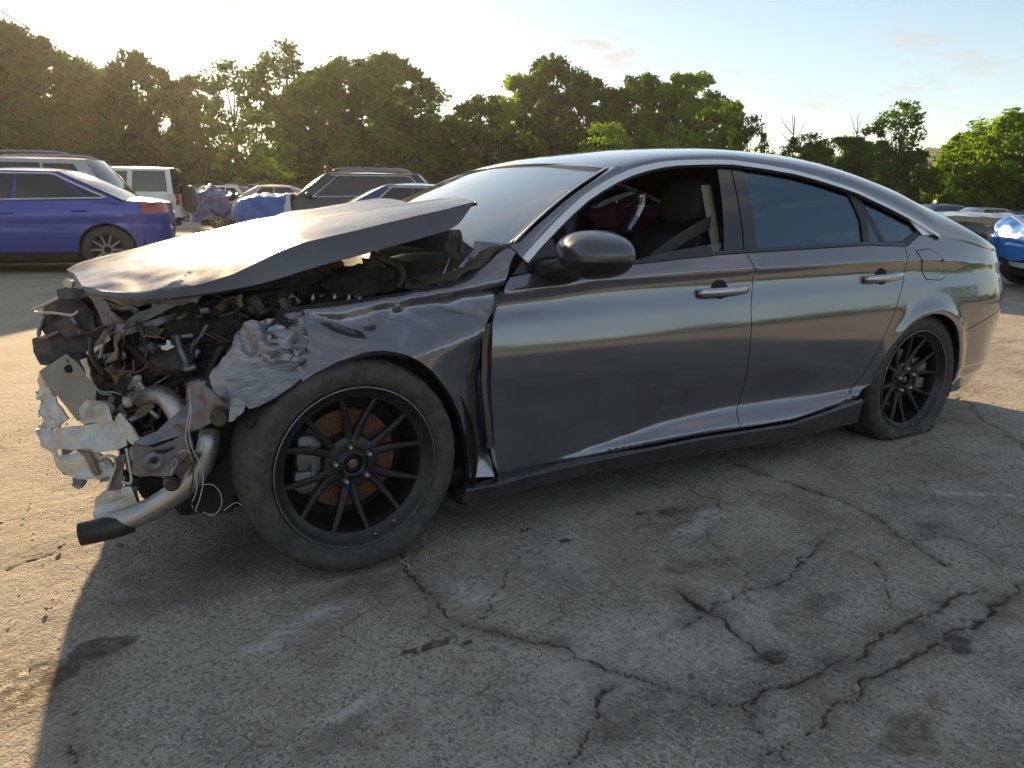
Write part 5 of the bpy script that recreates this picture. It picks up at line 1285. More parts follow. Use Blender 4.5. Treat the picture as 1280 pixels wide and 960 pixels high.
        if fine and K.get('chrome'):
            pth = [wp(u, 0.10+0.0*u) for u in np.linspace(0.12, 0.93, 12)]; O.append(('window_trim', tube(pth, 0.012, 6), M_chrome, None))
            pth = [wp(K['win'][0][0][0]+(K['win'][0][0][1]-K['win'][0][0][0])*s-0.01, 0.1+0.8*s) for s in np.linspace(0, 1, 6)]+[wp(u, 0.92) for u in np.linspace(0.08, 0.86, 12)]+[wp(0.90+0.05*s, 0.88-0.76*s) for s in np.linspace(0, 1, 5)]
            O.append(('window_trim', tube(pth, 0.012, 6), M_chrome, None))
        if fine:
            for hx in K.get('handles', []):
                z_ = zt(hx)-0.13; p = np.array((hx, sg*(P_(sx(hx))[1]+0.004), z_))
                O.append(('door_handle', tube([p+np.array((-0.10, -sg*0.01, 0)), p+np.array((-0.06, sg*0.02, 0)), p+np.array((0.06, sg*0.02, 0.005)), p+np.array((0.10, -sg*0.01, 0.005))], 0.016, 6), M_black if not K.get('chrome') else paintm, None))
            m_ = np.array((xc+0.38, sg*(hw+0.09), zt(xc)+0.09))
            O.append(('door_mirror', (np.array([m_+np.array((0.07, 0.12, 0.075))*v for v in superell((0, 0, 0), (1, 1, 1), 0.8, 8, 12)[0]]), superell((0, 0, 0), (1, 1, 1), 0.8, 8, 12)[1]), K.get('mirror', paintm), None))
    O.append(('windscreen', quadp((xc, yb, zc0+0.005), (xc, -yb, zc0+0.005), (xh, -yr, zr1), (xh, yr, zr1), 8, 10, (-0.10, 0, 0.05), False), K.get('screen', M_bgscreen), None))
    O.append(('rear_screen', quadp((xb, -yb, zb0+0.005), (xb, yb, zb0+0.005), (xr, yr, zr2), (xr, -yr, zr2), 8, 10, (0.08, 0, 0.04), False), M_bgglass, None))
    O.append(('roof', quadp((xh, yr, zr1), (xh, -yr, zr1), (xr, -yr, zr2), (xr, yr, zr2), 8, 10, (0, 0, 0.06), False), paintm, None))
    # wheels
    for cx in (xf_, xr_):
        for sg in (-1, 1):
            prof = [(rw*0.66, 0.015), (rw*0.72, 0.0), (rw*0.93, 0.0), (rw, 0.03), (rw, 0.19), (rw*0.9, 0.21)]
            V, F = lathe(prof, 28 if fine else 12); V[:, 1] *= -sg*-1*-1; y0 = sg*(hw-0.005)
            V = V*np.array((1, 1, 1)); V[:, 1] = y0-sg*np.abs(V[:, 1])
            O.append(('tyre', (V+np.array((cx, 0, rw)), F), M_rubber, None)); ti = len(O)-1
            V, F = lathe([(0.0, 0.035), (0.06, 0.03), (0.065, 0.055), (rw*0.60, 0.055), (rw*0.68, 0.012)], 24 if fine else 10); V[:, 1] = y0-sg*V[:, 1]
            O.append(('rim', (V+np.array((cx, 0, rw)), F), M_dark if fine else M_bgrim, ti))
            if fine:
                for k in range(10):
                    a = 2*math.pi*k/10; c, s_ = math.cos(a), math.sin(a)
                    V = np.array([(r*c-hw_*s_*g, y0-sg*yy, rw+r*s_+hw_*c*g) for r, hw_, yy in ((0.05, 0.018, 0.03), (rw*0.66, 0.012, 0.018)) for g in (-1, 1)])
                    O.append(('spoke', (V+np.array((cx, 0, 0)), [(0, 1, 3, 2)]), M_bgrim, ti))
    # inner dark box closes the arches and the floor
    O.append(('underbody', box((0, 0, (gc+0.62)/2+0.02), (Lc*0.86, W*0.72, 0.60)), M_dark, None))
    # lamps, bumper, plate
    for sg in (-1, 1):
        z0 = zt(-Lc/2+0.1)-0.06; L_ = []
        sh0, sh1 = 0.30*hw, 0.30*hw+0.48
        st = [sx(-Lc/2+0.004)+0.42, sx(-Lc/2+0.004)+0.42+0.45]
        q = patch(lambda s, t: sp(st[0]+(st[1]-st[0])*t, z0-0.12+0.10*s+0.05*t, -0.006)*np.array((1, sg*1.0, 1)), 4, 8, sg < 0); O.append(('head_light', q, M_head, None))
        ft = K.get('taillen', 0.40)
        s_end = S1-0.42; zz = K['zd']-0.05
        q = patch(lambda s, t: sp(s_end-ft+(ft+0.25)*t, zz-0.17+(0.05+0.12*s)*1.0+0.05*(1-t)*(s-0.5), -0.006)*np.array((1, sg*1.0, 1)), 4, 9, sg < 0)
        if K.get('vtail'): q = patch(lambda s, t: sp(s_end-0.14+0.22*t, K['zd']-0.35+0.45*s, -0.006)*np.array((1, sg*1.0, 1)), 5, 4, sg < 0)
        O.append(('tail_light', q, M_redlamp, None))
    if fine:
        O.append(('grille', patch(lambda s, t: sp(0.002+0.45*t, gc+0.12+0.28*s, -0.01)*np.array((1, 1, 1)), 4, 6, True), M_black, None))
        O.append(('grille', patch(lambda s, t: sp(0.002+0.45*t, gc+0.12+0.28*s, -0.01)*np.array((1, -1, 1)), 4, 6, False), M_black, None))
    # side cladding below
    for sg in (-1, 1):
        s0, s1 = sx(xf_+rw+0.08), sx(xr_-rw-0.08)
        O.append(('sill', patch(lambda s, t: sp(s0+(s1-s0)*t, gc+0.005+0.10*s, -0.012)*np.array((1, sg, 1)), 3, 10, sg < 0), K.get('clad', M_black), None))
    if K.get('rails'):
        for sg in (-1, 1):
            P = smooth_path([(xh+0.15, sg*(yr-0.02), H-0.02), (xh+0.3, sg*(yr-0.02), H+0.045), ((xh+xr)/2, sg*(yr-0.02), H+0.06), (xr-0.35, sg*(yr-0.02), H+0.045), (xr-0.15, sg*(yr-0.02), H-0.03)], 5)
            O.append(('roof_rail', tube(P, 0.018, 8), M_satin, None))
    if K.get('spare'):
        xs = Lc/2+0.02
        O.append(('spare_tyre', xf(lathe([(0.0, 0.24), (0.20, 0.24), (0.33, 0.23), (0.38, 0.19), (0.38, 0.04), (0.33, 0.0)], 32, 'x'), None, (xs, 0.15, 0.98)), M_rubber, None))
    return O
WIN_SEDAN = [((0.20, 0.16), (0.47, 0.47), 0.12, 0.90), ((0.50, 0.50), (0.84, 0.88), 0.12, 0.90), ((0.86, 0.90), (0.95, 0.93), 0.14, 0.72)]
WIN_SUV = [((0.13, 0.16), (0.38, 0.36), 0.12, 0.90), ((0.40, 0.38), (0.68, 0.66), 0.12, 0.90), ((0.70, 0.68), (0.93, 0.90), 0.14, 0.88)]
def kind(name, paintm, **kw):
    B = dict(
        sedan=dict(L=4.65, W=1.82, H=1.45, xc=-0.95, xh=-0.10, xr=0.95, xb=1.75, zn=0.68, zb=0.93, zd=0.98, win=WIN_SEDAN, handles=[0.28, 1.22], chrome=True),
        suv=dict(L=4.65, W=1.86, H=1.68, xc=-1.05, xh=-0.30, xr=1.75, xb=2.20, zn=0.82, zb=1.04, zd=1.08, win=WIN_SUV, handles=[0.2, 1.1], tum=0.22, rw=0.35, gc=0.24, vtail=True, tail=7),
        hatch=dict(L=4.1, W=1.75, H=1.52, xc=-0.95, xh=-0.15, xr=1.45, xb=1.90, zn=0.75, zb=0.96, zd=1.02, win=WIN_SUV, handles=[0.1, 0.95], tum=0.22, tail=7),
        boxy=dict(L=4.2, W=1.80, H=1.85, xc=-0.75, xh=-0.52, xr=2.02, xb=2.06, zn=0.98, zb=1.16, zd=1.17, win=[((0.06, 0.05), (0.30, 0.30), 0.10, 0.88), ((0.34, 0.34), (0.58, 0.58), 0.10, 0.88), ((0.63, 0.63), (0.95, 0.95), 0.08, 0.90)], handles=[0.1], tum=0.12, rw=0.39, gc=0.42, nose=10, tail=14, vtail=True, spare=True, crown=0.02),
        van=dict(L=4.9, W=1.95, H=1.85, xc=-1.55, xh=-0.75, xr=2.15, xb=2.38, zn=0.9, zb=1.1, zd=1.12, win=WIN_SUV, tum=0.16, rw=0.34, gc=0.22, vtail=True, tail=9),
    )[name]
    B = dict(B); B.update(kw); B['paint'] = paintm; return B
def rot_place(o, px, depth, yaw, z=None, py=245):
    p = CAM+ray(px, py)*depth; o.location = (p[0], p[1], gz(p[0], p[1]) if z is None else z); o.rotation_euler = (0, 0, math.radians(yaw)); return o
def gz(x, y):
    w = x-0.5*y-12; return -1.6*(1-math.exp(-w/30)) if w > 0 else 0.0
def build_car(name, label, K, px, depth, yaw, group=None, fine=True, extra=None, tilt=None):
    o = thing(name, label, 'car', (0, 0, 0), group); obs = []
    for nm, VF, m, par in car_pieces(K, fine):
        sm = part(nm, VF, m, o if par is None else obs[par], True, sharp=38); obs.append(sm)
    if extra: extra(o)
    rot_place(o, px, depth, yaw); return o
FARMESH = {}
def far_car(kn, colname, col, label, px, depth, yaw, group):
    key = (kn, colname)
    if key not in FARMESH:
        K = kind(kn, paint(colname, col)); V, F, mi, ms, n = [], [], [], [], 0
        for nm, VF, m, par in car_pieces(K, False):
            if m not in ms: ms.append(m)
            V.append(VF[0]); F += [tuple(i+n for i in f) for f in VF[1]]; mi += [ms.index(m)]*len(VF[1]); n += len(VF[0])
        me = mesh_data('far_'+kn, np.vstack(V), F, ms, True, None, mi); me.set_sharp_from_angle(angle=math.radians(38)); FARMESH[key] = me
    o = link(bpy.data.objects.new('parked_car', FARMESH[key])); tag(o, label, 'car', group); rot_place(o, px, depth, yaw); return o
P_blue = paint('bright_blue', (0.028, 0.055, 0.36), 0.35, 0.35); P_silver = paint('silver', (0.42, 0.41, 0.39), 0.7, 0.35); P_white = paint('white', (0.72, 0.72, 0.70), 0.0, 0.4); P_blk = paint('black', (0.012, 0.012, 0.015), 0.2, 0.35)
P_navy = paint('navy_blue', (0.02, 0.05, 0.22), 0.4, 0.35); P_mag = paint('magenta', (0.28, 0.025, 0.11), 0.3, 0.35); P_brn = paint('bronze_black', (0.02, 0.016, 0.014), 0.3, 0.3)
def tarp_mat(name, col):
    return mat('tarp_'+name, col, 0.32, 0.0, 0.3, 0.2, var=0.25, vscale=6, bump=0.6, bscale=16)
T_blue, T_lblue, T_clear = tarp_mat('blue', (0.030, 0.12, 0.46)), tarp_mat('dark_blue', (0.03, 0.045, 0.19)), tarp_mat('white_tape', (0.62, 0.66, 0.68))
def drape(fn, ni, nj, amp, seed, flip=True):
    V, F = patch(fn, ni, nj, flip)
    for i in range(len(V)):
        V[i] += amp*np.array((nz(V[i], 3.1, seed), nz(V[i], 3.3, seed+5), abs(nz(V[i], 4.1, seed+8))*1.2-0.2))+amp*0.5*np.array((nz(V[i], 9, seed+2), nz(V[i], 9, seed+3), nz(V[i], 9, seed+4)))
    return thicken((V, F), 0.006)
def nose_tarp(K, x_end, amp=0.05, lift=0.05, seed=1.0, low=0.35, tent=0.0):
    Lc, hw = K['L'], K['W']/2
    def f(s, t):                              # s front->back, t across; follows bonnet and nose, skirts hang down
        u = 2*t-1; w = abs(u); k = min(w/0.66, 1); sy = math.copysign(1, u)
        r = max(0, s-0.22)/0.78; x = -Lc/2-0.05+(x_end+Lc/2+0.05)*r
        z = K['zn']+0.02+lift+(K['zb']-K['zn'])*r**0.7+0.07*math.sin(math.pi*min(1, r*1.3))
        z += 0.05*(1-k*k)
        if s < 0.22: q = s/0.22; z = low+(z-low)*q**0.75; x -= 0.05*math.sin(math.pi*q)
        y = hw*1.03*k*sy*(0.72+0.28*min(1, (s+0.02)*2.6)); x += 0.30*k**3*(1-min(1, s*2.0))
        if tent: z += tent*max(0, 1-abs(r-0.45)/0.5)*(1-k)**0.8
        if w > 0.66:
            q = (w-0.66)/0.34; z = z-(z-low-0.06*math.sin(11*s)-0.15*r)*q; y += sy*0.05*q
        return np.array((x, y, z))
    return drape(f, 44, 56, amp, seed)
# nearest: blue sedan at the left edge
def blue_extra(o):
    part('boot_spoiler', tube([(2.2, y, 1.005-0.02*abs(y)) for y in np.linspace(-0.62, 0.62, 9)], 0.022, 8), P_silver, o)
build_car('blue_sedan', 'bright blue sedan at the left edge with chrome window trim and orange-red tail light', kind('sedan', P_blue, H=1.49, zd=1.03, zb=0.97, xb=1.80, taillen=0.36, dxr=0.22), 6, 11.3, -16, extra=blue_extra)
build_car('silver_suv', 'silver SUV with roof rails behind the bright blue sedan', kind('suv', P_silver, H=1.76, rails=True, L=4.7), -6, 13.7, -18)
build_car('white_off_roader', 'boxy white off-road vehicle with a spare wheel on its tail', kind('boxy', P_white), 130, 21.0, -22)
build_car('white_hatchback', 'white car between the boxy off-road vehicle and the draped nose', kind('hatch', P_white), 266, 33, -35)
# cars with tarpaulins over smashed noses
KE = kind('sedan', P_silver, H=1.46)
e_ = build_car('silver_sedan', 'pale sedan with a peaked dark blue tarpaulin over its nose', KE, 332, 25.5, -22)
solo_t = solo('tarpaulin', nose_tarp(KE, -0.95, 0.10, 0.10, 3.0, 0.25, 0.42), T_lblue, 'dark blue tarpaulin draped in a peak over the pale sedan nose', 'tarpaulin', loc=(0, 0, 0))
solo_t.location = Vector(e_.location)+Vector((0, 0, 0)); solo_t.rotation_euler = e_.rotation_euler
KF = kind('suv', P_blk, H=1.66, L=4.75, rails=True, chrome=True, screen=mat('tealish_screen', (0.20, 0.26, 0.26), 0.12, coat=1.0))
f_ = build_car('black_suv', 'black SUV with a bright blue tarpaulin over its bonnet', KF, 430, 17.8, -24)
o_ = solo('tarpaulin', nose_tarp(KF, -1.12, 0.06, 0.05, 8.0), T_blue, 'bright blue tarpaulin taped over the black SUV bonnet', 'tarpaulin', loc=(0, 0, 0)); o_.location = f_.location; o_.rotation_euler = f_.rotation_euler
tp = solo('tape_strip', drape(lambda s, t: np.array((-1.22+0.16*t, 0.985*min(1, abs(2*s-1)/0.8)*math.copysign(1, 2*s-1), KF['zb']+0.10-0.42*max(0, abs(2*s-1)-0.80)/0.2)), 24, 4, 0.015, 2.0, True), T_clear, 'white tape strip along the rear edge of the bright blue tarpaulin', 'tape', loc=(0, 0, 0)); tp.location = f_.location; tp.rotation_euler = f_.rotation_euler
build_car('navy_sedan', 'dark blue sedan half hidden behind the grey bonnet, in front of the black SUV', kind('sedan', P_navy, H=1.37, zb=0.88, zd=0.92), 492, 14.6, -24)
build_car('magenta_car', 'magenta car seen only through the open side window', kind('sedan', P_mag, H=1.30, zb=0.94, zn=0.84, zd=0.95), 800, 16.0, -30)
# right edge
KI = kind('suv', P_white, H=1.25, xh=-0.1, zn=0.72, zb=0.86, zd=0.9, dxf=0.30)
i_ = build_car('wrapped_car', 'white car at the right edge with its nose wrapped in blue film', KI, 1520, 9.5, -30)
o_ = solo('blue_wrap', nose_tarp(KI, -1.0, 0.05, 0.03, 12.0, 0.40), tarp_mat('film_blue', (0.04, 0.20, 0.60)), 'shiny blue film wrapped over the nose of the right edge car', 'plastic film', loc=(0, 0, 0)); o_.location = i_.location; o_.rotation_euler = i_.rotation_euler
tp = solo('tape_strip', drape(lambda s, t: np.array((-2.40+0.10*t, 0.2-1.18*min(1, s*1.3), 0.93-0.52*s)), 24, 4, 0.015, 5.0, False), T_clear, 'white tape down the left edge of the shiny blue film', 'tape', loc=(0, 0, 0)); tp.location = i_.location; tp.rotation_euler = i_.rotation_euler
KJ = kind('sedan', P_brn, H=1.30, zn=0.66, zb=0.80, zd=0.82, crown=0.05)
j_ = build_car('dark_wreck', 'dark brown wrecked car with sprung bonnet beyond the grey car tail', KJ, 1062, 11.6, 150)
def jf(s, t):
    u = 2*t-1; return np.array((-2.30+1.25*s, 0.78*u, 0.80+0.10*s+0.09*(1-s)+0.05*(1-u*u)))
b_ = part('sprung_bonnet', drape(jf, 14, 12, 0.04, 21.0), mat('sunlit_bronze_sheet', (0.22, 0.17, 0.13), 0.3, 0.4, 0.8), j_)  # dark car's bonnet made lighter brown, sunlight put into its colour
# concrete barrier beyond
bar = [(-0.30, 0.0), (0.30, 0.0), (0.30, 0.08), (0.14, 0.32), (0.09, 0.86), (-0.09, 0.86), (-0.14, 0.32), (-0.30, 0.08)]
M_conc = mat('barrier_concrete', (0.30, 0.25, 0.19), 0.85, var=0.3, vscale=5, bump=0.3, bscale=30)
for k in range(3):
    V = []; n = 14
    for i in range(n):
        for y, z in bar: V.append((-1.5+3.0*i/(n-1), y, z))
    F = [(i*8+j, i*8+(j+1) % 8, (i+1)*8+(j+1) % 8, (i+1)*8+j) for i in range(n-1) for j in range(8)]+[tuple(range(7, -1, -1)), tuple((n-1)*8+j for j in range(8))]
    o = solo('concrete_barrier', (np.array(V), F), M_conc, ['concrete barrier block just beyond the dark wrecked car', 'concrete barrier block left of the blue-wrapped car', 'concrete barrier block behind the blue-wrapped car at right edge'][k], 'barrier', 'concrete barrier blocks', (0, 0, 0), sharp=30)
    p = CAM+ray(1130+148*k+6, 251)*13.8; o.location = (p[0]+0.03*k, p[1], gz(p[0], p[1])); o.rotation_euler = (0, 0, math.radians(-30))
# rows farther off
ORD = ['first', 'second', 'third', 'fourth', 'fifth', 'sixth', 'seventh', 'eighth', 'ninth', 'tenth', 'eleventh', 'twelfth', 'thirteenth', 'fourteenth', 'fifteenth', 'sixteenth']
COL = dict(white=(0.72, 0.72, 0.70), silver=(0.42, 0.41, 0.39), black=(0.012, 0.012, 0.015), steel_blue=(0.08, 0.17, 0.35), maroon=(0.18, 0.02, 0.025), mid_grey=(0.14, 0.14, 0.15), tan=(0.36, 0.30, 0.22), teal=(0.04, 0.14, 0.16))
right_far = [('sedan', 'silver', 1222, 34, -28, 'silver sedan with dark windscreen behind the concrete barrier'), ('hatch', 'steel_blue', 1160, 36, -20, 'steel blue hatchback above the grey car boot'), ('suv', 'black', 1178, 52, -25, 'black SUV farther back above the steel blue hatchback'),
             ('sedan', 'mid_grey', 1143, 42, -20, 'mid grey sedan left of the steel blue hatchback'), ('suv', 'white', 1206, 54, -25, 'white SUV behind the silver sedan'), ('van', 'silver', 1246, 56, -25, 'silver van to the right of the white SUV'),
             ('sedan', 'black', 1278, 40, -30, 'black sedan at the right edge above the blue wrap'), ('suv', 'white', 1284, 54, -30, 'white SUV at the right edge of the far row'), ('sedan', 'tan', 1192, 46, -20, 'tan sedan between the silver sedan and the white SUV')]
for kn, cn, px, d, yw, lb in right_far: far_car(kn, cn, COL[cn], lb, px, d, yw, 'cars beyond the barrier')
for k, px in enumerate(range(1130, 1300, 17)):
    cn = ['white', 'mid_grey', 'silver', 'black', 'white', 'steel_blue', 'maroon'][k % 7]; far_car(['sedan', 'suv', 'hatch', 'van'][k % 4], cn, COL[cn], 'small far-off '+cn.replace('_', ' ')+' car, '+ORD[k]+' from the left in the far row at right', px, 62+3*(k % 3), -25+10*(k % 3), 'far row of cars at right')
rl = random.Random(4)
for k, px in enumerate(range(196, 372, 12)):
    cn = ['white', 'silver', 'mid_grey', 'white', 'black', 'silver', 'steel_blue', 'white'][k % 8]; far_car(['sedan', 'suv', 'sedan', 'hatch', 'van'][k % 5], cn, COL[cn], 'small far-off '+cn.replace('_', ' ')+' car, '+ORD[k]+' from the left in the row below the left-hand trees', px+rl.uniform(-3, 3), 50+5*(k % 3)+rl.uniform(-2, 2), rl.uniform(-60, 0), 'far row of cars at left')
for k, px in enumerate(range(300, 372, 22)):
    cn = ['white', 'silver', 'mid_grey', 'white'][k % 4]; far_car('sedan', cn, COL[cn], ['white sedan roof peeking over the peaked tarpaulin', 'silver sedan roof behind the pale tarped sedan', 'mid grey sedan roof behind the pale tarped sedan', 'white sedan roof left of the black SUV'][k % 4], px, 36+2*k, -30, 'second row cars at left')
# ================================================================== trees
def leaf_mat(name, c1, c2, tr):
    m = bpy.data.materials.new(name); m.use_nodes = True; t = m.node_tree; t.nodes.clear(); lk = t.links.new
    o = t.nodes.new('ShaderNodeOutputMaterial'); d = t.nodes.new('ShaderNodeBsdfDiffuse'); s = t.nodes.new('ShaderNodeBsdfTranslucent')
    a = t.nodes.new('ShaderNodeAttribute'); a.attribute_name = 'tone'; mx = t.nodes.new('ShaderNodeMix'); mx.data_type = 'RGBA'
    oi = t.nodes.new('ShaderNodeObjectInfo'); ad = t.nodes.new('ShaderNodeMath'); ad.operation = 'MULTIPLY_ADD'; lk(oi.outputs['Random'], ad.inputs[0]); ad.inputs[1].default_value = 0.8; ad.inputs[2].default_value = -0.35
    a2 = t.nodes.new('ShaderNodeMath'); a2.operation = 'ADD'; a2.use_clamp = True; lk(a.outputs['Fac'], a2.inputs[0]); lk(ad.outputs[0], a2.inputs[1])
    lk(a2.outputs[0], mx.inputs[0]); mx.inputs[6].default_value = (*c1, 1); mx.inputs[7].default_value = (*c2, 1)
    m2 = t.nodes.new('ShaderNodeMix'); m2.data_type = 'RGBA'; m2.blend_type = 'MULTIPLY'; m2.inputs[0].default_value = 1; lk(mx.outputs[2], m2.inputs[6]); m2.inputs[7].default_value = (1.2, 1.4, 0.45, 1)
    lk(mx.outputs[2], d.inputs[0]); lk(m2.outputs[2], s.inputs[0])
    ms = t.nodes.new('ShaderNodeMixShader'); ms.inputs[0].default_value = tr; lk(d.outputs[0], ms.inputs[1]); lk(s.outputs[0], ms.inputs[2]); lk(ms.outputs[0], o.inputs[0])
    return m
LM = [leaf_mat('leaf_dark', (0.028, 0.070, 0.020), (0.062, 0.128, 0.030), 0.42), leaf_mat('leaf_mid', (0.038, 0.092, 0.020), (0.085, 0.165, 0.034), 0.45), leaf_mat('leaf_light_sunlit', (0.12, 0.20, 0.028), (0.23, 0.33, 0.05), 0.52)]  # lightest pair brightened: sunlight on the right-hand trees sits in the colour
M_bark = mat('bark', (0.055, 0.046, 0.034), 0.9, var=0.4, vscale=6, bump=0.5, bscale=20)
def leaves(C, R, n, size, seed, flat=0.8):
    """n leaf faces spread round each cluster centre"""
    r = np.random.RandomState(seed); k = len(C)
    P = np.repeat(C, n, 0); rad = np.repeat(R, n)
    d = r.normal(size=(k*n, 3)); d /= np.linalg.norm(d, axis=1)[:, None]; d *= (r.rand(k*n)**0.45)[:, None]*rad[:, None]; d[:, 2] *= flat; P = P+d
    a = r.normal(size=(k*n, 3)); a /= np.linalg.norm(a, axis=1)[:, None]; b = np.cross(a, r.normal(size=(k*n, 3))); b /= np.linalg.norm(b, axis=1)[:, None]
    s = size*(0.6+0.8*r.rand(k*n))[:, None]
    V = np.stack([P-a*s, P-b*s*0.55, P+a*s, P+b*s*0.55], 1).reshape(-1, 3)
    tone = np.clip(np.repeat(r.rand(k), n)*0.6+0.5*r.rand(k*n)-0.05, 0, 1)
    return V, np.repeat(tone, 4)
def leaf_mesh(name, V, tone, m):
    n = len(V)//4; me = bpy.data.meshes.new(name); me.vertices.add(len(V)); me.vertices.foreach_set('co', V.ravel()); me.loops.add(4*n)
    me.loops.foreach_set('vertex_index', np.arange(4*n, dtype=np.int32)); me.polygons.add(n); me.polygons.foreach_set('loop_start', (np.arange(n)*4).astype(np.int32)); me.update(calc_edges=True)
    a = me.attributes.new('tone', 'FLOAT', 'POINT'); a.data.foreach_set('value', tone.astype(np.float32)); me.materials.append(m); return me
def tree_proto(seed, Hh=10.0, Wd=7.0, base=0.12, ncl=95, nl=90, size=0.20, shape=1.0, m=0):
    r = random.Random(seed); limbs = []
    top = np.array((r.uniform(-.4, .4), r.uniform(-.4, .4), Hh*0.82)); trunk = smooth_path([(0, 0, -0.3), (r.uniform(-.15, .15), 0, Hh*0.2), (r.uniform(-.3, .3), r.uniform(-.3, .3), Hh*0.5), top], 5)
    limbs.append(tube(trunk, np.linspace(0.20, 0.03, len(trunk)), 8)); C, R = [], []
    lobes = [(r.uniform(0, 6.28), r.uniform(base+0.1, 0.85), r.uniform(0.7, 1.15)) for _ in range(9)]
    for k in range(ncl):
        for _ in range(30):
            h = base+(1-base)*r.random()**0.85; q = (h-base)/(1-base); prof = (math.sqrt(max(0, 1-((q-0.5)/0.52)**2)) if q > 0.5 else 0.86+0.14*math.sin(math.pi*q))*shape
            a = r.uniform(0, 2*math.pi); lob = 0.80+0.40*max([math.exp(-((h-b)/0.18)**2)*math.exp(-(min(abs(a-c), 6.28-abs(a-c))/0.8)**2)*w for c, b, w in lobes])
            rr = Wd/2*prof*lob*(r.random()**0.33)
            if rr > 0.25*Wd/2 or q > 0.7: break
        p = np.array((rr*math.cos(a), rr*math.sin(a), Hh*h*0.97)); C.append(p); R.append(r.uniform(0.32, 0.88)*Hh/10)
        if k % 3 == 0:
            i = min(len(trunk)-1, max(1, int(len(trunk)*min(0.95, h*0.75)))); s0 = trunk[i]; mid = (s0+p)/2+np.array((0, 0, -0.15)); limbs.append(tube(smooth_path([s0, mid, p], 4), np.linspace(0.07, 0.012, 9), 5))
    V, t = leaves(np.array(C), np.array(R), nl, size, seed)
    tv, tf = join(limbs)
    return mesh_data('trunk', tv, tf, M_bark), leaf_mesh('crown', V, t, LM[m])
PROTO = {}
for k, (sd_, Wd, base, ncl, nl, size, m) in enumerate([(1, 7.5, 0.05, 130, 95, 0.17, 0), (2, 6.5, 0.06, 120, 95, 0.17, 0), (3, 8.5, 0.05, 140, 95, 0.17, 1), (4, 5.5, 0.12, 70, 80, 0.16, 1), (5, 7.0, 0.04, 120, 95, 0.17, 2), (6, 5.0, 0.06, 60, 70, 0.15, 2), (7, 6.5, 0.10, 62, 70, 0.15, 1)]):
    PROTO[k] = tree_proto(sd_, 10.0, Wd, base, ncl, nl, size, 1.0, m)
PW = [7.5, 6.5, 8.5, 5.5, 7.0, 5.0, 6.5]
def place_tree(px, top, depth, wpx, k, label, group, rz, name='leafy_tree'):
    b = CAM+ray(px, 250)*depth; z0 = gz(b[0], b[1]); T_ = CAM+ray(px, top)*depth; Ht = T_[2]-z0; wd = wpx*depth/FPX
    o = thing(name, label, 'tree', (b[0], b[1], z0), group)
    for nm, me in zip(('trunk', 'crown'), PROTO[k]):
        c = link(bpy.data.objects.new(nm, me)); c.parent = o
    wd *= 1.30; o.scale = (wd/PW[k], wd/PW[k], Ht/10.0); o.rotation_euler = (0, 0, rz); return o
TREES = [(-40, 24, 52, 150, 0), (22, 34, 54, 120, 1), (72, 56, 57, 100, 0), (118, 84, 60, 95, 2), (152, 93, 64, 80, 1), (188, 72, 62, 78, 0), (226, 112, 66, 80, 2), (258, 96, 64, 74, 3), (305, 84, 60, 95, 6), (362, 62, 58, 92, 6), (330, 140, 48, 70, 5), (402, 96, 64, 90, 0), (445, 78, 58, 125, 2), (492, 75, 60, 105, 0), (528, 108, 62, 70, 3),
         (565, 152, 66, 85, 1), (606, 122, 60, 92, 2), (652, 100, 60, 92, 4), (690, 78, 58, 98, 2), (735, 104, 62, 92, 0), (756, 156, 44, 70, 5), (792, 99, 60, 104, 2), (852, 97, 58, 104, 4), (886, 118, 63, 74, 2), (928, 147, 56, 52, 6),
         (1000, 168, 50, 62, 6), (1046, 172, 54, 84, 1), (1082, 178, 58, 78, 0), (1114, 131, 48, 80, 6), (1128, 190, 50, 60, 4), (1172, 214, 62, 60, 4), (1200, 166, 50, 70, 4), (1226, 152, 48, 84, 5), (1258, 150, 46, 74, 4), (1292, 128, 44, 110, 4), (1350, 118, 44, 120, 2)]
TL = ['tall backlit tree at the far left edge', 'dark backlit tree at the top left behind the silver SUV', 'dark tree right of the tallest left-edge tree', 'dark tree above the boxy white off-road vehicle', 'low dark tree left of the round-topped dark tree', 'round-topped dark tree standing above the left woodland', 'dark tree in the dip right of the round-topped tree', 'slender tree left of the feathery pair', 'feathery tree with sky showing through, left of the tallest feathery one', 'tallest feathery tree in the left half', 'small light green tree glowing in front of the left woods', 'dark tree between the feathery tree and the broad pair', 'broad dense tree, left one of the pair above the black SUV', 'broad dense tree, right one of the pair above the black SUV', 'slender tree on the right flank of the broad pair',
      'low tree in the gap behind the windscreen', 'dense tree just right of the gap in the tree line', 'green tree left of the tallest tree above the roof', 'tallest tree above the grey car roof', 'dark tree right of the tallest tree above the roof', 'bright green bush-like tree just above the car roof', 'round tree above the open side window', 'round tree above the rear door window', 'tree on the right shoulder of the central group', 'small thin tree at the right end of the central group',
      'small thin tree left of the rounded bush above the rear window', 'rounded bushy tree above the rear window', 'dark bushy tree at the foot of the tall open tree', 'tall open-crowned tree above the car tail', 'light green tree under the tall open-crowned tree', 'low tree in front of the distant hill', 'sunlit tree at the left end of the right-hand wood', 'sunlit tree second from left in the right-hand wood', 'sunlit tree third from left in the right-hand wood', 'tall sunlit tree at the right edge', 'sunlit tree cut by the right edge of the view']
for (px, top, dp, w, k), lb in zip(TREES, TL): place_tree(px, top, dp, w, k, lb, 'trees round the yard', (px*0.7) % 6.28)
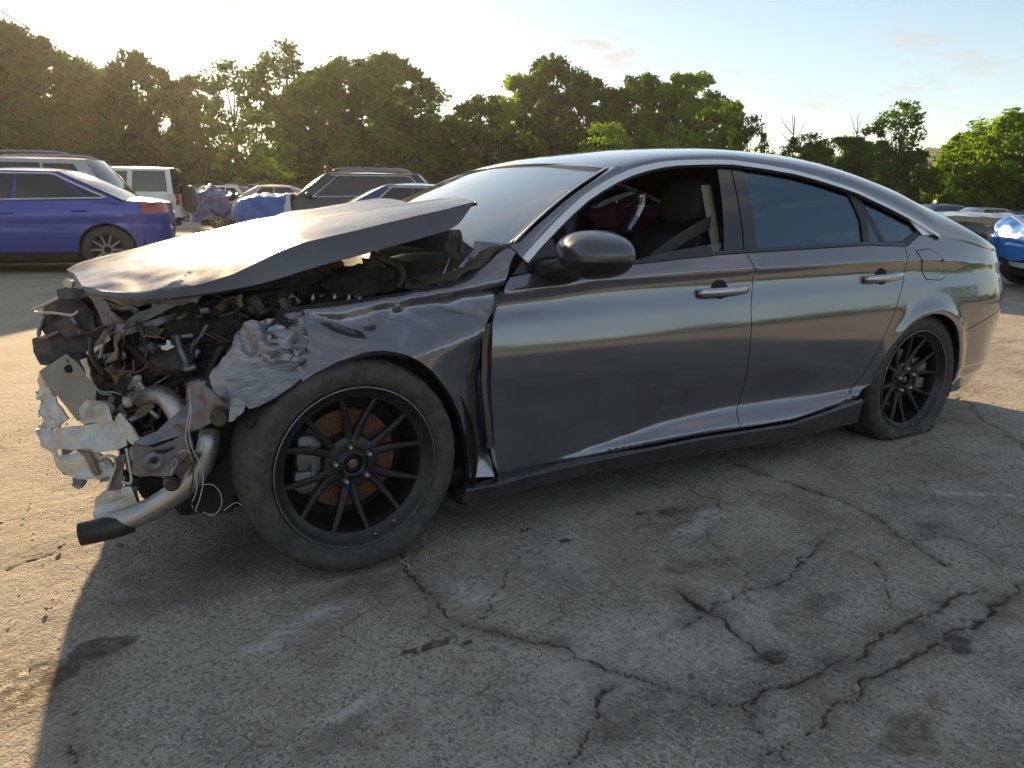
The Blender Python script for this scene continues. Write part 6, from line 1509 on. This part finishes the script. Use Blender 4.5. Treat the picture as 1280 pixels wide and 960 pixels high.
# undergrowth closing the wood behind the trunks, and the wood behind the viewer that the paint mirrors
def thicket(name, fn, n, nl, size, seed, m, label):
    r = random.Random(seed); C, R = [], []
    for _ in range(n):
        p, rr = fn(r); C.append(p); R.append(rr)
    V, t = leaves(np.array(C), np.array(R), nl, size, seed); o = link(bpy.data.objects.new(name, leaf_mesh(name, V, t, m))); return tag(o, label, 'undergrowth', kind='stuff')
def fl_(r):
    px = r.uniform(-80, 960); d = r.uniform(62, 78); b = CAM+ray(px, 250)*d; h = 4.5+4.0*max(0, 1-px/300)+(2.6 if 370 < px < 560 else 0)+(2.2 if 600 < px < 890 else 0); return (b[0], b[1], r.uniform(0, 1)**0.8*h), r.uniform(0.8, 1.5)
thicket('undergrowth', fl_, 1300, 60, 0.26, 3, LM[0], 'dark undergrowth between the trees along the yard')
def fr_(r):
    px = r.uniform(940, 1420); d = r.uniform(52, 66); b = CAM+ray(px, 250)*d; return (b[0], b[1], gz(b[0], b[1])+r.uniform(0, 1)*(2.2+1.8*(px > 1180)-1.4*(1140 < px < 1185))), r.uniform(0.7, 1.2)
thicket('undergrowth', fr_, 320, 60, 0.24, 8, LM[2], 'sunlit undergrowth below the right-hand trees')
def fb_(r):
    a = r.uniform(-2.2, 1.5); d = r.uniform(46, 60); x, y = 1.0+d*math.sin(a), -2-d*math.cos(a); h = 3.6+1.6*math.sin(a*7)+1.2*math.sin(a*17); return (x, y, r.uniform(0, 1)*h), r.uniform(0.8, 1.6)
thicket('undergrowth', fb_, 900, 60, 0.30, 12, LM[1], 'wood on the near side of the yard, mirrored in the paint')
# bare trees
def bare(px, top, depth, wpx, seed, label):
    r = random.Random(seed); b = CAM+ray(px, 250)*depth; T_ = CAM+ray(px, top)*depth; z0 = gz(b[0], b[1]); h = T_[2]-z0; L_ = []
    o = thing('bare_tree', label, 'tree', (b[0], b[1], z0)); base = np.array((b[0], b[1], z0))
    P = smooth_path([base, base+np.array((0.1, 0, h*0.5)), base+np.array((-0.1, 0, h))], 6); part('trunk', tube(P, np.linspace(0.09, 0.02, len(P)), 6), M_bark, o)
    for k in range(12):
        s0 = P[r.randrange(len(P)//3, len(P)-2)]; e_ = s0+np.array(RT)*r.uniform(-1, 1)*wpx*depth/FPX*0.6+np.array((0, 0, r.uniform(0.5, 1.8))); L_.append(tube(smooth_path([s0, (s0+e_)/2+np.array((0, 0, -0.1)), e_], 3), np.linspace(0.035, 0.012, 7), 5))
    for q in L_: part('branch', q, M_bark, o)
bare(985, 148, 50, 30, 1, 'bare dead tree with thin upright twigs above the rear window'); bare(1062, 146, 52, 16, 2, 'thin bare stem left of the tall open-crowned tree')
# hill far away
hv = []; nh = 60
for i in range(nh):
    px = 700+760*i/(nh-1); zt_ = 198-10*math.exp(-((px-1165)/60)**2)+5*math.sin(px*0.03)+ (18 if px < 900 else 0)
    for k in range(8):
        b = CAM+ray(px, 251)*(205+20*k); T_ = CAM+ray(px, zt_+ (51*(1-math.sin(math.pi/2*k/7))))*(205+20*k); hv.append((b[0], b[1], -2+max(0, T_[2]+2)+2.5*nz((px*0.1, k, 0), 1.3)*(k > 0)))
M_hill = mat('wooded_hill', (0.035, 0.055, 0.025), 0.9, var=0.5, vscale=0.06, bump=1.0, bscale=0.2)
hi = part('hills', (np.array(hv), grid_faces(nh, 8, False)), M_hill, None) if False else None
ORG = np.zeros(3); hi = part('hills', (np.array(hv), grid_faces(nh, 8, False)), M_hill); tag(hi, kind='structure')
# overhead cable at the upper left
ORG = np.zeros(3)
c0, c1 = CAM+ray(-60, -22)*30, CAM+ray(215, 108)*62
solo('overhead_cable', tube([c0+(c1-c0)*t-np.array((0, 0, 1.0))*0.7*math.sin(math.pi*t) for t in np.linspace(0, 1, 24)], 0.022, 6), M_wire_k, 'thin overhead cable crossing the sky at upper left', 'cable')
# ================================================================== small litter on the ground
rg = random.Random(77)
def pebble(r, s):
    V, F = superell((0, 0, 0), (1, 1, 1), 0.9, 5, 7); V = V*np.array((s, s*r.uniform(0.6, 0.9), s*r.uniform(0.35, 0.6))); return V*(1+0.25*np.array([nz(v, 1/s, s*900) for v in V]))[:, None], F
M_stone = mat('pale_stone', (0.34, 0.30, 0.24), 0.85, var=0.3, vscale=60); M_stone2 = mat('grey_stone', (0.16, 0.155, 0.15), 0.85, var=0.3, vscale=60)
sm = [pebble(rg, 1.0) for _ in range(6)]
big = [(0, 655, .016), (75, 685, .018), (58, 762, .016), (150, 683, .022), (180, 693, .010), (205, 705, .008), (865, 606+240, .016), (1070, 862, .02), (754, 889, .012), (900, 637, .008), (672, 796, .014), (700, 795, .010), (1155, 780, .014), (1022, 642, .008), (655, 662, .014), (530, 772, .010)]
for k, (px, py, s) in enumerate(big):
    s = s*0.6; p = atz(px, py); V, F = sm[k % 6]; V = V*s @ rotm('Z', k).T+p+np.array((0, 0, s*0.3)); solo('stone', (V, F), M_stone if k % 3 else M_stone2, 'small loose stone or debris chip lying on the worn ground', 'stone', 'loose stones on the ground')
G_ = []
for _ in range(2200):
    if rg.random() < 0.55: x, y = rg.uniform(-1.9, -0.4), rg.uniform(-0.6, 3.0)
    else: x, y = rg.uniform(-0.8, 4.2), rg.uniform(-1.5, 0.6)
    s = 0.0016+0.0045*rg.random()**4; V, F = sm[rg.randrange(6)]
    G_.append((V*s @ rotm('Z', rg.uniform(0, 6)).T+np.array((x, y, s*0.2)), F))
gv, gf = join(G_); o = link(bpy.data.objects.new('gravel', mesh_data('gravel', gv, gf, M_stone, True))); tag(o, 'fine gravel and grit scattered over the ground', 'gravel', kind='stuff')
M_straw = mat('dry_straw', (0.40, 0.32, 0.16), 0.8)
for k, (a, b, c, d) in enumerate([(490, 697, 512, 710), (500, 704, 512, 700), (527, 682, 534, 700), (540, 698, 560, 692), (524, 694, 531, 690), (505, 690, 512, 714)]):
    p, q = atz(a, b)+np.array((0, 0, .003)), atz(c, d)+np.array((0, 0, .007)); solo('straw', tube([p, (p+q)/2+np.array((0, 0, 0.004)), q], 0.0022, 5), M_straw, 'dry straw stalk on the ground below the front tyre', 'straw', 'straw stalks by the front tyre')
# ================================================================== hazy evening air
hz = bpy.data.materials.new('evening_haze'); hz.use_nodes = True; t_ = hz.node_tree; t_.nodes.clear()
o_ = t_.nodes.new('ShaderNodeOutputMaterial'); v_ = t_.nodes.new('ShaderNodeVolumePrincipled')
v_.inputs['Color'].default_value = (0.92, 0.90, 0.86, 1); v_.inputs['Density'].default_value = 0.00032; v_.inputs['Anisotropy'].default_value = 0.6
t_.links.new(v_.outputs[0], o_.inputs['Volume'])
V, F = box((0, 0, 0), (1, 1, 1)); ORG = np.zeros(3)
V = V*np.array((2700, 3000, 36))+np.array((200, 350, 13))
ho = part('haze', (V, F), hz, None, False); tag(ho, 'thin warm evening haze filling the air', 'haze', kind='stuff')
